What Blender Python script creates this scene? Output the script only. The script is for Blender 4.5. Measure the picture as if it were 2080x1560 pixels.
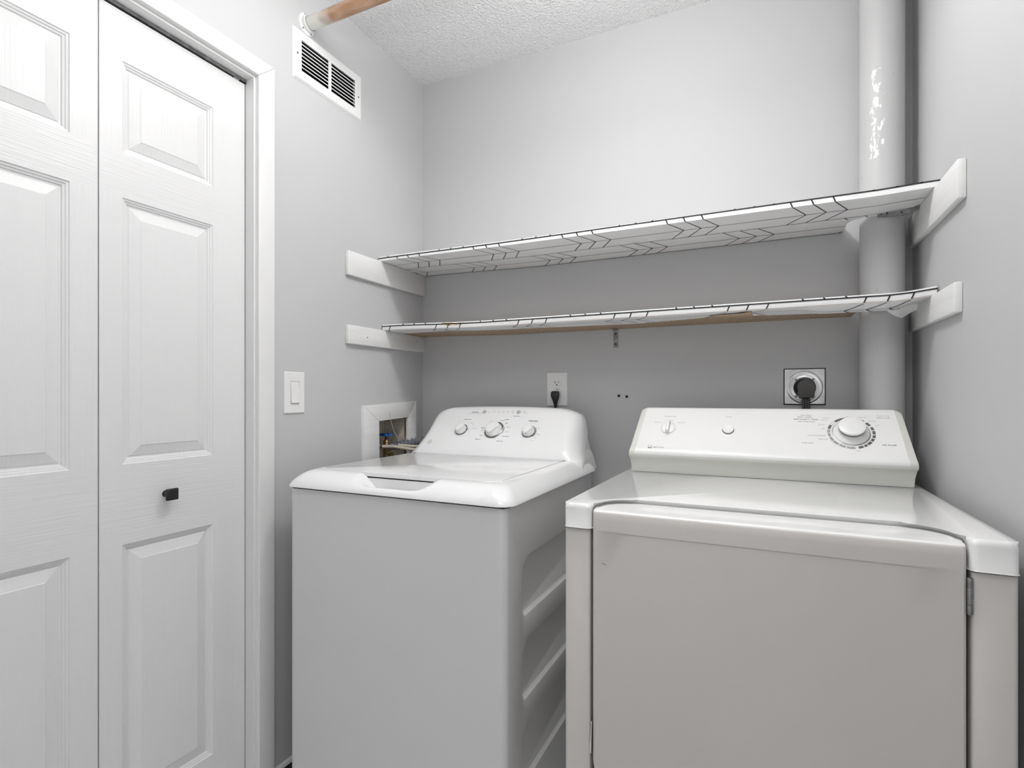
import bpy, bmesh, math, random
from mathutils import Vector, Matrix
random.seed(7)
scene = bpy.context.scene
C = scene.collection
for o in list(bpy.data.objects): bpy.data.objects.remove(o)
PI = math.pi; R = math.radians

# ---------------------------------------------------------------- camera
cd = bpy.data.cameras.new('camera'); cam = bpy.data.objects.new('camera', cd); C.objects.link(cam)
cam.location = (0, 0, 1.16); cam.rotation_euler = (R(90), 0, R(25.3))
cd.sensor_width = 36; cd.lens = 36*1088/2080; cd.shift_y = 23/2080; cd.clip_start = .02
scene.camera = cam
# ---------------------------------------------------------------- world, lights, exposure
w = bpy.data.worlds.new('world'); scene.world = w; w.use_nodes = True
w.node_tree.nodes['Background'].inputs[0].default_value = (1, 1, 1, 1)
w.node_tree.nodes['Background'].inputs[1].default_value = .0
def light(name, kind, loc, rot, power, size, size_y=None, color=(1, 1, 1)):
    d = bpy.data.lights.new(name, kind); d.energy = power; d.color = color
    if kind == 'AREA':
        d.shape = 'RECTANGLE' if size_y else 'DISK'; d.size = size
        if size_y: d.size_y = size_y
    else: d.shadow_soft_size = size
    o = bpy.data.objects.new(name, d); C.objects.link(o); o.location = loc; o.rotation_euler = rot
    return o
light('ceiling_bulb', 'POINT', (-.34, 1.15, 2.37), (0, 0, 0), 15.0, .06, color=(1, .997, .99))
light('ceiling_fill', 'AREA', (-.10, -.1, 2.45), (0, 0, 0), 7.0, .8, .8, color=(1, 1, 1))  # added overhead fill for the walls, not a real fixture
light('wide_overhead_fill', 'AREA', (-.47, 1.0, 2.45), (0, 0, 0), 3.5, 1.2, .4, color=(1, 1, 1))  # added soft fill that lifts the appliance tops, no lamp here
light('upward_fill', 'AREA', (-.4, .45, 1.9), (R(180), 0, 0), 9.0, .5, color=(.99, .995, 1))  # added lamp facing up to brighten the ceiling, no real source
light('low_room_fill', 'AREA', (-.45, -1.2, .6), (R(95), 0, 0), 3.5, 1.4, 1.0, color=(.985, .99, 1))
vs = scene.view_settings
vs.view_transform = 'Standard'; vs.look = 'None'; vs.gamma = 1; vs.use_curve_mapping = False; vs.exposure = 0.03

# ---------------------------------------------------------------- materials
def mat(name, col, rough=.5, metal=0, coat=0, spec=.5, bump=None, vary=None, bumpdist=.002):
    m = bpy.data.materials.new(name); m.use_nodes = True; nt = m.node_tree; b = nt.nodes['Principled BSDF']
    b.inputs['Base Color'].default_value = (*col, 1); b.inputs['Roughness'].default_value = rough
    b.inputs['Metallic'].default_value = metal; b.inputs['Coat Weight'].default_value = coat
    b.inputs['Specular IOR Level'].default_value = spec
    tc = nt.nodes.new('ShaderNodeTexCoord')
    def noise(scale, detail=3, stretch=None):
        n = nt.nodes.new('ShaderNodeTexNoise'); n.inputs['Scale'].default_value = scale; n.inputs['Detail'].default_value = detail
        if stretch:
            mp = nt.nodes.new('ShaderNodeMapping'); mp.inputs['Scale'].default_value = stretch
            nt.links.new(tc.outputs['Object'], mp.inputs[0]); nt.links.new(mp.outputs[0], n.inputs[0])
        else: nt.links.new(tc.outputs['Object'], n.inputs[0])
        return n
    if bump:
        n = noise(bump[0], bump[2] if len(bump) > 2 else 3, bump[3] if len(bump) > 3 else None)
        bp = nt.nodes.new('ShaderNodeBump'); bp.inputs['Strength'].default_value = bump[1]; bp.inputs['Distance'].default_value = bumpdist
        nt.links.new(n.outputs[0], bp.inputs['Height']); nt.links.new(bp.outputs[0], b.inputs['Normal'])
    if vary:
        n = noise(vary[0], 4, vary[3] if len(vary) > 3 else None); cr = nt.nodes.new('ShaderNodeValToRGB')
        cr.color_ramp.elements[0].position = .35; cr.color_ramp.elements[1].position = .65
        cr.color_ramp.elements[0].color = (*vary[1], 1); cr.color_ramp.elements[1].color = (*vary[2], 1)
        nt.links.new(n.outputs[0], cr.inputs[0]); nt.links.new(cr.outputs[0], b.inputs['Base Color'])
    return m
g = lambda v: (v, v, v)
M = {}
M['wall'] = mat('grey_wall_paint', (.57,.57,0.57456), .62, spec=.3, bump=(260, .10, 3), bumpdist=.001)
M['ceil'] = mat('textured_ceiling_paint', g(.9), .8, bump=(120, .75, 4), bumpdist=.016)
M['floor'] = mat('speckled_floor', g(.62), .6, vary=(30, g(.62*.9), g(.62*1.1)))
M['trim'] = mat('white_trim_paint', (.79, .79, .785), .35, bump=(160, .08, 3), bumpdist=.001)
M['plastic'] = mat('white_plastic', (.83, .83, .82), .3, vary=(8, (.82, .82, .81), (.84, .84, .83)))
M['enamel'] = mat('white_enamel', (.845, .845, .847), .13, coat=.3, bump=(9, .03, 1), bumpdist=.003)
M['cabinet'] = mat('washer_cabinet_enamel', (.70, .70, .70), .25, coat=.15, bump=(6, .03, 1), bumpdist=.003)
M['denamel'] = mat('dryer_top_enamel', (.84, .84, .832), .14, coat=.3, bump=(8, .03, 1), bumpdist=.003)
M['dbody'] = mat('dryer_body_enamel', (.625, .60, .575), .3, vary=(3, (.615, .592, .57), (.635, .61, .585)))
M['dbase'] = mat('dryer_console_plastic', (.66, .66, .625), .35, vary=(5, (.65, .65, .615), (.67, .67, .635)))
M['print'] = mat('grey_printed_ink', g(.10), .5, vary=(90, g(.09), g(.12)))
M['printl'] = mat('pale_grey_printed_ink', g(.36), .5, vary=(90, g(.34), g(.38)))
M['dark'] = mat('dark_gap', g(.015), .7, vary=(20, g(.012), g(.02)))
M['black'] = mat('black_metal', g(.012), .45, vary=(20, g(.010), g(.014)))
M['rubber'] = mat('black_rubber', g(.022), .55, vary=(20, g(.018), g(.026)))
M['grubber'] = mat('grey_rubber', (.085, .082, .08), .55, vary=(20, (.08, .077, .075), (.09, .087, .085)))
M['steel'] = mat('galvanised_steel', g(.55), .28, 1, bump=(14, .5, 2), vary=(30, g(.62), g(.82)), bumpdist=.004)
M['dsteel'] = mat('dull_steel', g(.32), .4, 1, vary=(60, g(.24), g(.40)))
M['chrome'] = mat('chrome', g(.75), .12, 1, vary=(20, g(.73), g(.77)))
M['knobring'] = mat('dark_chrome_ring', g(.22), .25, 1, vary=(20, g(.20), g(.24)))
M['gbtn'] = mat('grey_button_plastic', g(.42), .45, vary=(60, g(.38), g(.46)))
M['band'] = mat('grey_knob_band', g(.14), .4, vary=(60, g(.13), g(.15)))
M['line'] = mat('black_printed_line', g(.02), .5, vary=(90, g(.018), g(.024)))
M['particle'] = mat('particle_board', (.40, .30, .20), .8, vary=(190, (.30, .215, .14), (.50, .385, .27)))
M['torn'] = mat('torn_kraft_paper', (.50, .37, .24), .8, vary=(120, (.42, .30, .19), (.60, .46, .32)))
M['pipe'] = mat('grey_painted_pipe', (.54, .54, .54), .45, bump=(90, .2, 3), bumpdist=.001)
M['beige'] = mat('beige_drywall', (.66, .61, .52), .8, vary=(25, (.56, .50, .41), (.76, .71, .61)))
M['brass'] = mat('aged_brass', (.32, .25, .12), .45, .8, vary=(160, (.16, .12, .06), (.42, .33, .17)))
M['blue'] = mat('blue_valve_paint', (.012, .10, .42), .4, vary=(160, (.008, .05, .25), (.015, .13, .5)))
M['hose'] = mat('grey_corrugated_plastic', (.20, .21, .235), .35, vary=(30, (.17, .18, .20), (.23, .24, .265)))
M['cream'] = mat('cream_hose', (.62, .57, .50), .4, vary=(30, (.58, .53, .46), (.66, .61, .54)))
M['oldwood'] = mat('weathered_wood', (.28, .2, .15), .8, vary=(60, (.10, .05, .035), (.42, .34, .29), (1, 1, .2)))
M['paintrod'] = None

def nodes(name):
    m = bpy.data.materials.new(name); m.use_nodes = True; return m, m.node_tree, m.node_tree.nodes, m.node_tree.links
# painted wood boards: white paint with faint streaks along Y
M['board'] = mat('white_painted_pine', (.80, .80, .79), .5, bump=(60, .35, 4, (1, .08, 1)), vary=(30, (.76, .76, .745), (.83, .83, .825), (1, .1, 1)), bumpdist=.002)
# rusty rod: white paint near the left wall, bare brown beyond
X0_ROD = -1.341
m, nt, N, L = nodes('half_painted_rod'); b = N['Principled BSDF']; b.inputs['Roughness'].default_value = .4
tc = N.new('ShaderNodeTexCoord'); sx = N.new('ShaderNodeSeparateXYZ'); L.new(tc.outputs['Object'], sx.inputs[0])
nz = N.new('ShaderNodeTexNoise'); nz.inputs['Scale'].default_value = 22; L.new(tc.outputs['Object'], nz.inputs[0])
ma = N.new('ShaderNodeMath'); ma.operation = 'MULTIPLY_ADD'; L.new(nz.outputs[0], ma.inputs[0]); ma.inputs[1].default_value = .06; L.new(sx.outputs[0], ma.inputs[2])
mr = N.new('ShaderNodeMapRange'); L.new(ma.outputs[0], mr.inputs[0]); mr.inputs[1].default_value = X0_ROD+.095; mr.inputs[2].default_value = X0_ROD+.145
n2 = N.new('ShaderNodeTexNoise'); n2.inputs['Scale'].default_value = 60; mp = N.new('ShaderNodeMapping'); mp.inputs['Scale'].default_value = (.2, 1, 1)
L.new(tc.outputs['Object'], mp.inputs[0]); L.new(mp.outputs[0], n2.inputs[0])
cr = N.new('ShaderNodeValToRGB'); L.new(n2.outputs[0], cr.inputs[0])
cr.color_ramp.elements[0].color = (.30, .155, .08, 1); cr.color_ramp.elements[1].color = (.52, .33, .21, 1); cr.color_ramp.elements[0].position = .3; cr.color_ramp.elements[1].position = .7
mx = N.new('ShaderNodeMix'); mx.data_type = 'RGBA'; L.new(mr.outputs[0], mx.inputs[0]); mx.inputs[6].default_value = (.70, .70, .655, 1); L.new(cr.outputs[0], mx.inputs[7])
L.new(mx.outputs[2], b.inputs['Base Color']); M['paintrod'] = m
# closet door skin: embossed wood grain, horizontal on the rails, vertical elsewhere
m, nt, N, L = nodes('embossed_white_door'); b = N['Principled BSDF']; b.inputs['Base Color'].default_value = (.775, .775, .775, 1); b.inputs['Roughness'].default_value = .38
tc = N.new('ShaderNodeTexCoord')
def grain(sc):
    mp = N.new('ShaderNodeMapping'); mp.inputs['Scale'].default_value = sc; nz = N.new('ShaderNodeTexNoise'); nz.inputs['Scale'].default_value = 1; nz.inputs['Detail'].default_value = 2
    nz.inputs['Distortion'].default_value = .6
    L.new(tc.outputs['Object'], mp.inputs[0]); L.new(mp.outputs[0], nz.inputs[0]); return nz
gh = grain((3, 6, 230)); gv = grain((3, 230, 6))
sx = N.new('ShaderNodeSeparateXYZ'); L.new(tc.outputs['Object'], sx.inputs[0])
mask = None
for z0, z1 in ((.0, .172), (.806, .996), (1.63, 1.734), (1.953, 2.1)):
    a = N.new('ShaderNodeMath'); a.operation = 'COMPARE'; L.new(sx.outputs[2], a.inputs[0]); a.inputs[1].default_value = (z0+z1)/2; a.inputs[2].default_value = (z1-z0)/2
    if mask is None: mask = a
    else:
        s = N.new('ShaderNodeMath'); s.operation = 'ADD'; L.new(mask.outputs[0], s.inputs[0]); L.new(a.outputs[0], s.inputs[1]); mask = s
mx = N.new('ShaderNodeMix'); L.new(mask.outputs[0], mx.inputs[0]); L.new(gv.outputs[0], mx.inputs[2]); L.new(gh.outputs[0], mx.inputs[3])
bp = N.new('ShaderNodeBump'); bp.inputs['Strength'].default_value = .35; bp.inputs['Distance'].default_value = .0016; L.new(mx.outputs[0], bp.inputs['Height']); L.new(bp.outputs[0], b.inputs['Normal'])
M['door'] = m
# shelf paper
M['paper'] = mat('glossy_white_shelf_paper', (.9, .9, .9), .28, vary=(6, (.89, .89, .89), (.91, .91, .91)), bump=(40, .05, 2))

# ---------------------------------------------------------------- helpers
def obj(name, bm, m, parent=None, smooth=None, loc=None):
    me = bpy.data.meshes.new(name); bmesh.ops.recalc_face_normals(bm, faces=bm.faces); bm.to_mesh(me); bm.free()
    me.materials.append(m) if not isinstance(m, (list, tuple)) else [me.materials.append(x) for x in m]
    if smooth is not None:
        for p in me.polygons: p.use_smooth = True
        me.set_sharp_from_angle(angle=R(smooth))
    o = bpy.data.objects.new(name, me); C.objects.link(o)
    if parent: o.parent = parent; o.matrix_parent_inverse = parent_inv(parent)
    return o
def world_of(p):
    m_ = Matrix.Translation(p.location)
    return world_of(p.parent) @ p.matrix_parent_inverse @ m_ if p.parent else m_
def parent_inv(p): return world_of(p).inverted()
def tag(o, label, cat, group=None):
    o['label'] = label; o['category'] = cat
    if group: o['group'] = group
    return o
def thing(name, label, cat, loc=(0, 0, 0), group=None):
    o = bpy.data.objects.new(name, None); o.empty_display_size = .05; C.objects.link(o); o.location = loc
    return tag(o, label, cat, group)
def struct(o): o['kind'] = 'structure'; return o
def box(bm, x0, x1, y0, y1, z0, z1, r=0, seg=3, rot=None, pivot=None):
    res = bmesh.ops.create_cube(bm, size=1); vs_ = res['verts']
    for v in vs_: v.co = Vector(((x0+x1)/2+v.co.x*(x1-x0), (y0+y1)/2+v.co.y*(y1-y0), (z0+z1)/2+v.co.z*(z1-z0)))
    es = list({e for v in vs_ for e in v.link_edges})
    if r:
        out = bmesh.ops.bevel(bm, geom=es, offset=r, segments=seg, profile=.5, affect='EDGES'); vs_ = list({v for f in out['faces'] for v in f.verts} | {v for v in vs_ if v.is_valid})
    if rot:
        pv = Vector(pivot or ((x0+x1)/2, (y0+y1)/2, (z0+z1)/2)); bmesh.ops.rotate(bm, verts=vs_, cent=pv, matrix=rot)
    return vs_
def B(*a, **k): bm = bmesh.new(); box(bm, *a, **k); return bm
def rr(x0, x1, y0, y1, r, n=6, rs=None):
    """rounded rectangle loop, counter clockwise; rs = four radii (x1y0, x1y1, x0y1, x0y0)"""
    rs = rs or (r, r, r, r); out = []
    for (cx, cy, a0, q) in ((x1, y0, -90, rs[0]), (x1, y1, 0, rs[1]), (x0, y1, 90, rs[2]), (x0, y0, 180, rs[3])):
        sx_ = -1 if cx == x1 else 1; sy_ = -1 if cy == y1 else 1
        ox, oy = cx+sx_*q, cy+sy_*q
        if q < 1e-6: out.append((cx, cy)); continue
        for i in range(n+1):
            a = R(a0+90*i/n); out.append((ox+q*math.cos(a), oy+q*math.sin(a)))
    return out
def bridge(bm, A, Bq):
    n = len(A)
    for i in range(n):
        j = (i+1) % n
        try: bm.faces.new((A[i], A[j], Bq[j], Bq[i]))
        except ValueError: pass
def plate(bm, outer, holes, thick, fmap):
    """front sheet with holes (each a list of (loop, depth) rings plus cap flag), sides and a back"""
    def ring(loop, d): return [bm.verts.new(fmap(a, b_, d)) for a, b_ in loop]
    def sheet(loops):
        es = []
        for lp in loops:
            for i in range(len(lp)):
                e = bm.edges.get((lp[i], lp[(i+1) % len(lp)])) or bm.edges.new((lp[i], lp[(i+1) % len(lp)])); es.append(e)
        bmesh.ops.triangle_fill(bm, use_beauty=True, use_dissolve=False, edges=es)
    o = ring(outer, 0); hs = []
    through = []
    firsts = []
    for rings, cap in holes:
        prev = ring(rings[0][0], rings[0][1]); firsts.append(prev); chain = [prev]
        for lp, d in rings[1:]:
            cur = ring(lp, d); chain.append(cur)
        hs.append((chain, cap))
    sheet([o]+firsts)
    for chain, cap in hs:
        for a, b_ in zip(chain, chain[1:]): bridge(bm, a, b_)
        if cap: bm.faces.new(chain[-1])
    if thick:
        bk = ring(outer, thick); bridge(bm, o, bk)
        th = []
        for (chain, cap) in hs:
            if not cap: th.append(chain[-1])
        if th: sheet([bk]+th)
        else: bm.faces.new(bk)
def lathe(bm, prof, n=32, mtx=None):
    """profile (r, h) revolved about Z, transformed by mtx"""
    mtx = mtx or Matrix.Identity(4); rings = []
    for r_, h in prof:
        if r_ < 1e-6: rings.append([bm.verts.new(mtx @ Vector((0, 0, h)))])
        else: rings.append([bm.verts.new(mtx @ Vector((r_*math.cos(2*PI*i/n), r_*math.sin(2*PI*i/n), h))) for i in range(n)])
    for a, b_ in zip(rings, rings[1:]):
        for i in range(n):
            j = (i+1) % n
            if len(a) == 1 and len(b_) == 1: continue
            if len(a) == 1: bm.faces.new((a[0], b_[i], b_[j]))
            elif len(b_) == 1: bm.faces.new((a[i], a[j], b_[0]))
            else: bm.faces.new((a[i], a[j], b_[j], b_[i]))
    for rg in (rings[0], rings[-1]):
        if len(rg) > 1: bm.faces.new(rg)
def axis(loc, d, up=(0, 0, 1)):
    z = Vector(d).normalized(); u = Vector(up)
    if abs(z.dot(u)) > .99: u = Vector((0, 1, 0))
    x = u.cross(z).normalized(); y = z.cross(x)
    return Matrix.Translation(loc) @ Matrix((x, y, z)).transposed().to_4x4()
def tube(bm, pts, r, n=12, radii=None):
    pts = [Vector(p) for p in pts]; rings = []; prevx = None
    for i, p in enumerate(pts):
        t = (pts[min(i+1, len(pts)-1)]-pts[max(i-1, 0)]).normalized()
        x = (prevx - t*prevx.dot(t)) if prevx else t.cross(Vector((.3, .2, .9)))
        if x.length < 1e-6: x = t.cross(Vector((1, 0, 0)))
        x.normalize(); prevx = x; y = t.cross(x); q = radii[i] if radii else r
        rings.append([bm.verts.new(p+(x*math.cos(2*PI*k/n)+y*math.sin(2*PI*k/n))*q) for k in range(n)])
    for a, b_ in zip(rings, rings[1:]): bridge(bm, a, b_)
    bm.faces.new(rings[0]); bm.faces.new(rings[-1])
def bez(pts, n=24):
    """Catmull-Rom through points"""
    P = [Vector(p) for p in pts]; P = [2*P[0]-P[1]]+P+[2*P[-1]-P[-2]]; out = []; k = len(P)-3
    for s in range(k):
        for i in range(n):
            t = i/n; a, b_, c, d = P[s:s+4]
            out.append(.5*((2*b_)+(c-a)*t+(2*a-5*b_+4*c-d)*t*t+(3*b_-a-3*c+d)*t**3))
    out.append(P[-2]); return out
def extrude_poly(bm, loop, z0, z1, bev_top=0, bev_bot=0, seg=3):
    lo = [bm.verts.new((a, b_, z0)) for a, b_ in loop]; hi = [bm.verts.new((a, b_, z1)) for a, b_ in loop]
    bridge(bm, lo, hi); f1 = bm.faces.new(hi); f0 = bm.faces.new(lo)
    if bev_top: bmesh.ops.bevel(bm, geom=list(f1.edges), offset=bev_top, segments=seg, profile=.5, affect='EDGES')
    if bev_bot and f0.is_valid: bmesh.ops.bevel(bm, geom=list(f0.edges), offset=bev_bot, segments=1, profile=.5, affect='EDGES')
def text(body, size, mtx, m, parent, name='lettering', align='CENTER', bold=0, spacing=1.0):
    cu = bpy.data.curves.new('t', 'FONT'); cu.body = body; cu.size = size; cu.align_x = align; cu.align_y = 'CENTER'; cu.extrude = .00008/1; cu.offset = bold; cu.resolution_u = 2; cu.space_character = spacing
    t = bpy.data.objects.new('t', cu); C.objects.link(t)
    dg = bpy.context.evaluated_depsgraph_get(); me = bpy.data.meshes.new_from_object(t.evaluated_get(dg)); bpy.data.objects.remove(t); bpy.data.curves.remove(cu)
    me.transform(mtx); me.materials.clear(); me.materials.append(m); me.name = name
    o = bpy.data.objects.new(name, me); C.objects.link(o)
    if parent: o.parent = parent; o.matrix_parent_inverse = parent_inv(parent)
    return o

X0, X1, Y0, YF, ZC = -1.341, .392, 1.93, -1.3, 2.498
# ================================================================ ROOM
on_left = lambda a, b_, d: Vector((X0-d, a, b_))        # (y, z, depth into the wall)
bm = bmesh.new()
JY, HZ_ = 1.084, 2.081
DY0 = .300
plate(bm, [(YF, 0), (DY0-.002, 0), (DY0-.002, HZ_+.002), (JY+.002, HZ_+.002), (JY+.002, 0), (Y0, 0), (Y0, ZC), (YF, ZC)],
      [([(rr(1.252, 1.502, 2.186, 2.296, 0), 0), (rr(1.252, 1.502, 2.186, 2.296, 0), .12)], False),
       ([(rr(1.63, 1.835, .80, 1.085, 0), 0), (rr(1.63, 1.835, .80, 1.085, 0), .12)], False)], .12, on_left)
struct(obj('wall_left', bm, M['wall']))
struct(obj('wall_back', B(X0-.1, X1+.1, Y0, Y0+.1, 0, ZC), M['wall']))
struct(obj('wall_right', B(X1, X1+.1, YF, Y0, 0, ZC), M['wall']))
struct(obj('wall_front', B(X0-.1, X1+.1, YF-.1, YF, 0, ZC), M['wall']))
struct(obj('ceiling', B(X0-.1, X1+.1, YF-.1, Y0+.1, ZC, ZC+.1), M['ceil']))
struct(obj('floor', B(X0-.7, X1+.1, YF-.1, Y0+.1, -.1, 0), M['floor']))
wb = bpy.data.objects['wall_back']
for x, z in ((-.482, 1.158), (-.453, 1.1555)):          # two old screw heads left in the back wall
    bm = bmesh.new(); lathe(bm, [(.0052, 0), (.0048, .002), (.002, .003), (.0015, .0016), (0, .0016)], 14, axis((x, Y0, z), (0, -1, 0)))
    obj('screw', bm, M['dark'], wb, 40)
# baseboard glimpsed beside the washer
bb = struct(obj('baseboard_left', B(X0, X0+.012, JY+.062, Y0, .0, .022), M['dark']))
obj('moulding', B(X0, X0+.014, JY+.062, Y0, .022, .036, r=.003), M['trim'], bb, 40)

# casings and jambs around the closet opening
CO, CI = 1.1455, 1.090; CT = .016
def casing(name, pts):
    bm = bmesh.new(); a = [bm.verts.new((X0, y, z)) for y, z in pts]; b_ = [bm.verts.new((X0+CT, y, z)) for y, z in pts]
    bridge(bm, a, b_); f = bm.faces.new(b_); bm.faces.new(a)
    bmesh.ops.bevel(bm, geom=list(f.edges), offset=.0035, segments=3, profile=.5, affect='EDGES')
    return struct(obj(name, bm, M['trim'], smooth=35))
zc0, zc1 = HZ_+.007, 2.1375
casing('trim_1', [(CI, 0), (CO, 0), (CO, zc1), (CI, zc0)])
casing('trim_2', [(DY0-.006, zc0), (DY0-.0615, zc1), (CO, zc1), (CI, zc0)])
casing('trim_3', [(DY0-.006, 0), (DY0-.0615, 0), (DY0-.0615, zc1), (DY0-.006, zc0)])
struct(obj('trim_4', B(X0-.12, X0+.001, JY, JY+.018, 0, HZ_+.018, r=.001), M['trim']))
struct(obj('trim_5', B(X0-.12, X0+.001, DY0, JY, HZ_, HZ_+.018, r=.001), M['trim']))
struct(obj('trim_6', B(X0-.12, X0+.001, DY0-.018, DY0, 0, HZ_+.018, r=.001), M['trim']))

# bifold closet door
XD = -1.376
door = bpy.data.objects.new('door_1', None); C.objects.link(door); door.location = (XD, .70, 0); struct(door)
def leaf(y0, y1, py0, py1):
    holes = []
    for z0, z1 in ((.172, .8055), (.996, 1.6285), (1.7345, 1.9525)):
        rings = []
        for ins, d in ((0, 0), (.002, .0025), (.006, .0035), (.007, .0055), (.011, .0065), (.013, .0095), (.017, .0100), (.0185, .0085), (.041, .0028), (.0435, .0015)):
            rings.append((rr(py0+ins, py1-ins, z0+ins, z1-ins, 0), d))
        holes.append((rings, True))
    bm = bmesh.new(); fm = lambda a, b_, d: Vector((XD-d, a, b_))
    plate(bm, rr(y0, y1, .012, 2.069, .0), holes, .033, fm)
    return obj('door_leaf', bm, M['door'], door)
lf = leaf(.7035, 1.0815, .7525, .9828)
ll = leaf(.322, .7005, .4155, .6463)
bm = bmesh.new(); lathe(bm, [(.0085, 0), (.0085, .003), (.0055, .008), (.0055, .019), (.008, .024)], 20, axis((XD, .853, .911), (1, 0, 0)))
kn = obj('knob_stem', bm, M['black'], lf, 40)
bm = bmesh.new(); vs_ = box(bm, XD+.023, XD+.031, .853-.0165, .853+.0165, .911-.0165, .911+.0165, r=.0035)
for v in bm.verts:
    if abs(v.co.y-.853) > .012: v.co.z = .911+(v.co.z-.911)*.9
    if abs(v.co.z-.911) > .011: v.co.y = .853+(v.co.y-.853)*.93
obj('knob', bm, M['black'], lf, 40)
tr = obj('track', B(XD-.018, XD+.006, DY0+.002, JY-.002, HZ_-.008, HZ_, r=.0005), M['dsteel'], door)
bm = bmesh.new()
box(bm, XD-.012, XD+.002, 1.045, 1.062, 2.0695, 2.0735); lathe(bm, [(.004, 0), (.004, .006)], 12, Matrix.Translation((XD-.004, 1.052, 2.069)))
obj('pivot_pin', bm, M['chrome'], door)
obj('pivot_bracket', B(XD-.02, XD+.004, 1.066, JY, 2.0705, 2.0735), M['dark'], door)

# ================================================================ WALL VENT
v = thing('wall_vent', 'white metal wall vent with dark louvre slots beside the closet door frame', 'vent', (X0, 1.38, 2.24))
bm = bmesh.new(); fm = lambda a, b_, d: Vector((X0+.008-d, a, b_))
out = rr(1.2265, 1.5335, 2.163, 2.3205, .002, 2)
hs = []
for a0, a1 in ((1.2545, 1.3705), (1.3835, 1.4995)): hs.append(([(rr(a0, a1, 2.193, 2.2905, 0), 0), (rr(a0, a1, 2.193, 2.2905, 0), .0015)], False))
plate(bm, rr(1.2295, 1.5305, 2.166, 2.3175, .002, 2), hs, .0015, fm)
# bevelled rim
a = [bm.verts.new((X0+.008, p, q)) for p, q in rr(1.2295, 1.5305, 2.166, 2.3175, .002, 2)]; b_ = [bm.verts.new((X0+.0005, p, q)) for p, q in rr(1.2235, 1.5365, 2.160, 2.3235, .003, 2)]
bridge(bm, a, b_)
obj('frame', bm, M['plastic'], v)
for a0, a1 in ((1.2545, 1.3705), (1.3835, 1.4995)):
    for k in range(7):
        z = 2.193+.0975*(k+1)/8
        bm = bmesh.new(); box(bm, X0-.011, X0+.0066, a0-.002, a1+.002, z-.0005, z+.0005, rot=Matrix.Rotation(R(38), 3, 'Y'), pivot=(X0+.0066, 0, z)); box(bm, X0+.0060, X0+.0074, a0-.002, a1+.002, z-.0014, z+.0014)
        obj('slat', bm, M['plastic'], v)
for y in (1.2385, 1.518):
    bm = bmesh.new(); lathe(bm, [(.0035, 0), (.0033, .0012), (.001, .0015), (.0008, .0008), (0, .0008)], 14, axis((X0+.008, y, 2.241), (1, 0, 0)))
    obj('screw', bm, M['dsteel'], v, 40)
bm = bmesh.new()
box(bm, X0-.119, X0-.112, 1.253, 1.501, 2.187, 2.295)
obj('duct_back', bm, M['dark'], v)
bm = bmesh.new(); plate(bm, rr(1.2525, 1.5015, 2.1865, 2.2955, 0), [([(rr(1.2535, 1.5005, 2.1875, 2.2945, 0), 0), (rr(1.2535, 1.5005, 2.1875, 2.2945, 0), .108)], False)], .108, lambda a, b_, d: Vector((X0-.003-d, a, b_))); obj('duct_liner', bm, M['dark'], v)
bm = bmesh.new(); box(bm, X0-.05, X0-.014, 1.256, 1.498, 2.283, 2.287); box(bm, X0-.09, X0-.03, 1.33, 1.45, 2.24, 2.2415, rot=Matrix.Rotation(R(35), 3, 'Y'))
obj('damper', bm, M['dsteel'], v)

# ================================================================ CLOSET ROD
rod = thing('hanging_rod', 'brown and white-painted round rod crossing overhead from the left wall', 'rod', (X0, 1.281, 2.357))
bm = bmesh.new(); lathe(bm, [(.0205, .004), (.0205, X1-X0-.004)], 32, axis((X0, 1.281, 2.357), (1, 0, 0)))
me_o = obj('pole', bm, M['paintrod'], rod, 40)
for xx, dr in ((X0, 1), (X1, -1)):
    bm = bmesh.new(); lathe(bm, [(.033, 0), (.033, .003), (.030, .005), (.0245, .0055), (.0245, .016), (.0225, .018), (.0215, .012)], 36, axis((xx, 1.281, 2.357), (dr, 0, 0)))
    fl = obj('flange', bm, M['plastic'], rod, 40)
for a_ in (110, -60, 230):
    bm = bmesh.new(); lathe(bm, [(.0028, 0), (.0024, .0012), (0, .0014)], 10, axis((X0+.005, 1.281+.0285*math.cos(R(a_)), 2.357+.0285*math.sin(R(a_))), (1, 0, 0)))
    obj('screw', bm, M['dsteel'], rod)

# ================================================================ LIGHT SWITCH
s = thing('light_switch', 'white rocker light switch on the grey wall between closet door and washer', 'light switch', (X0, 1.23, 1.169))
def cover_plate(bm, fm, a0, a1, b0, b1, holes, h=.005):
    """bevelled wall plate; fm(a, b, out)"""
    o1 = rr(a0, a1, b0, b1, .002, 2); o2 = rr(a0+.003, a1-.003, b0+.003, b1-.003, .002, 2)
    plate(bm, o2, [([(hl, 0), (hl, .003)], True) for hl in holes], 0, lambda a, b_, d: fm(a, b_, h-d))
    p = [bm.verts.new(fm(x, y, 0)) for x, y in o1]; q = [bm.verts.new(fm(x, y, h)) for x, y in o2]; r2 = [bm.verts.new(fm(x, y, h*.6)) for x, y in o1]
    bridge(bm, p, r2); bridge(bm, r2, q); bmesh.ops.remove_doubles(bm, verts=bm.verts, dist=1e-5)
fl_ = lambda a, b_, d: Vector((X0+d, a, b_))
bm = bmesh.new(); cover_plate(bm, fl_, 1.1905, 1.2705, 1.1035, 1.2335, [rr(1.2135, 1.2470, 1.134, 1.204, 0)])
obj('cover_plate', bm, M['plastic'], s)
bm = bmesh.new(); P = [bm.verts.new(p) for p in ((X0+.0035, 1.2145, 1.135), (X0+.0035, 1.246, 1.135), (X0+.0035, 1.246, 1.203), (X0+.0035, 1.2145, 1.203))]
Q = [bm.verts.new(p) for p in ((X0+.0095, 1.2145, 1.136), (X0+.0095, 1.246, 1.136), (X0+.0045, 1.246, 1.2025), (X0+.0045, 1.2145, 1.2025))]
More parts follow.
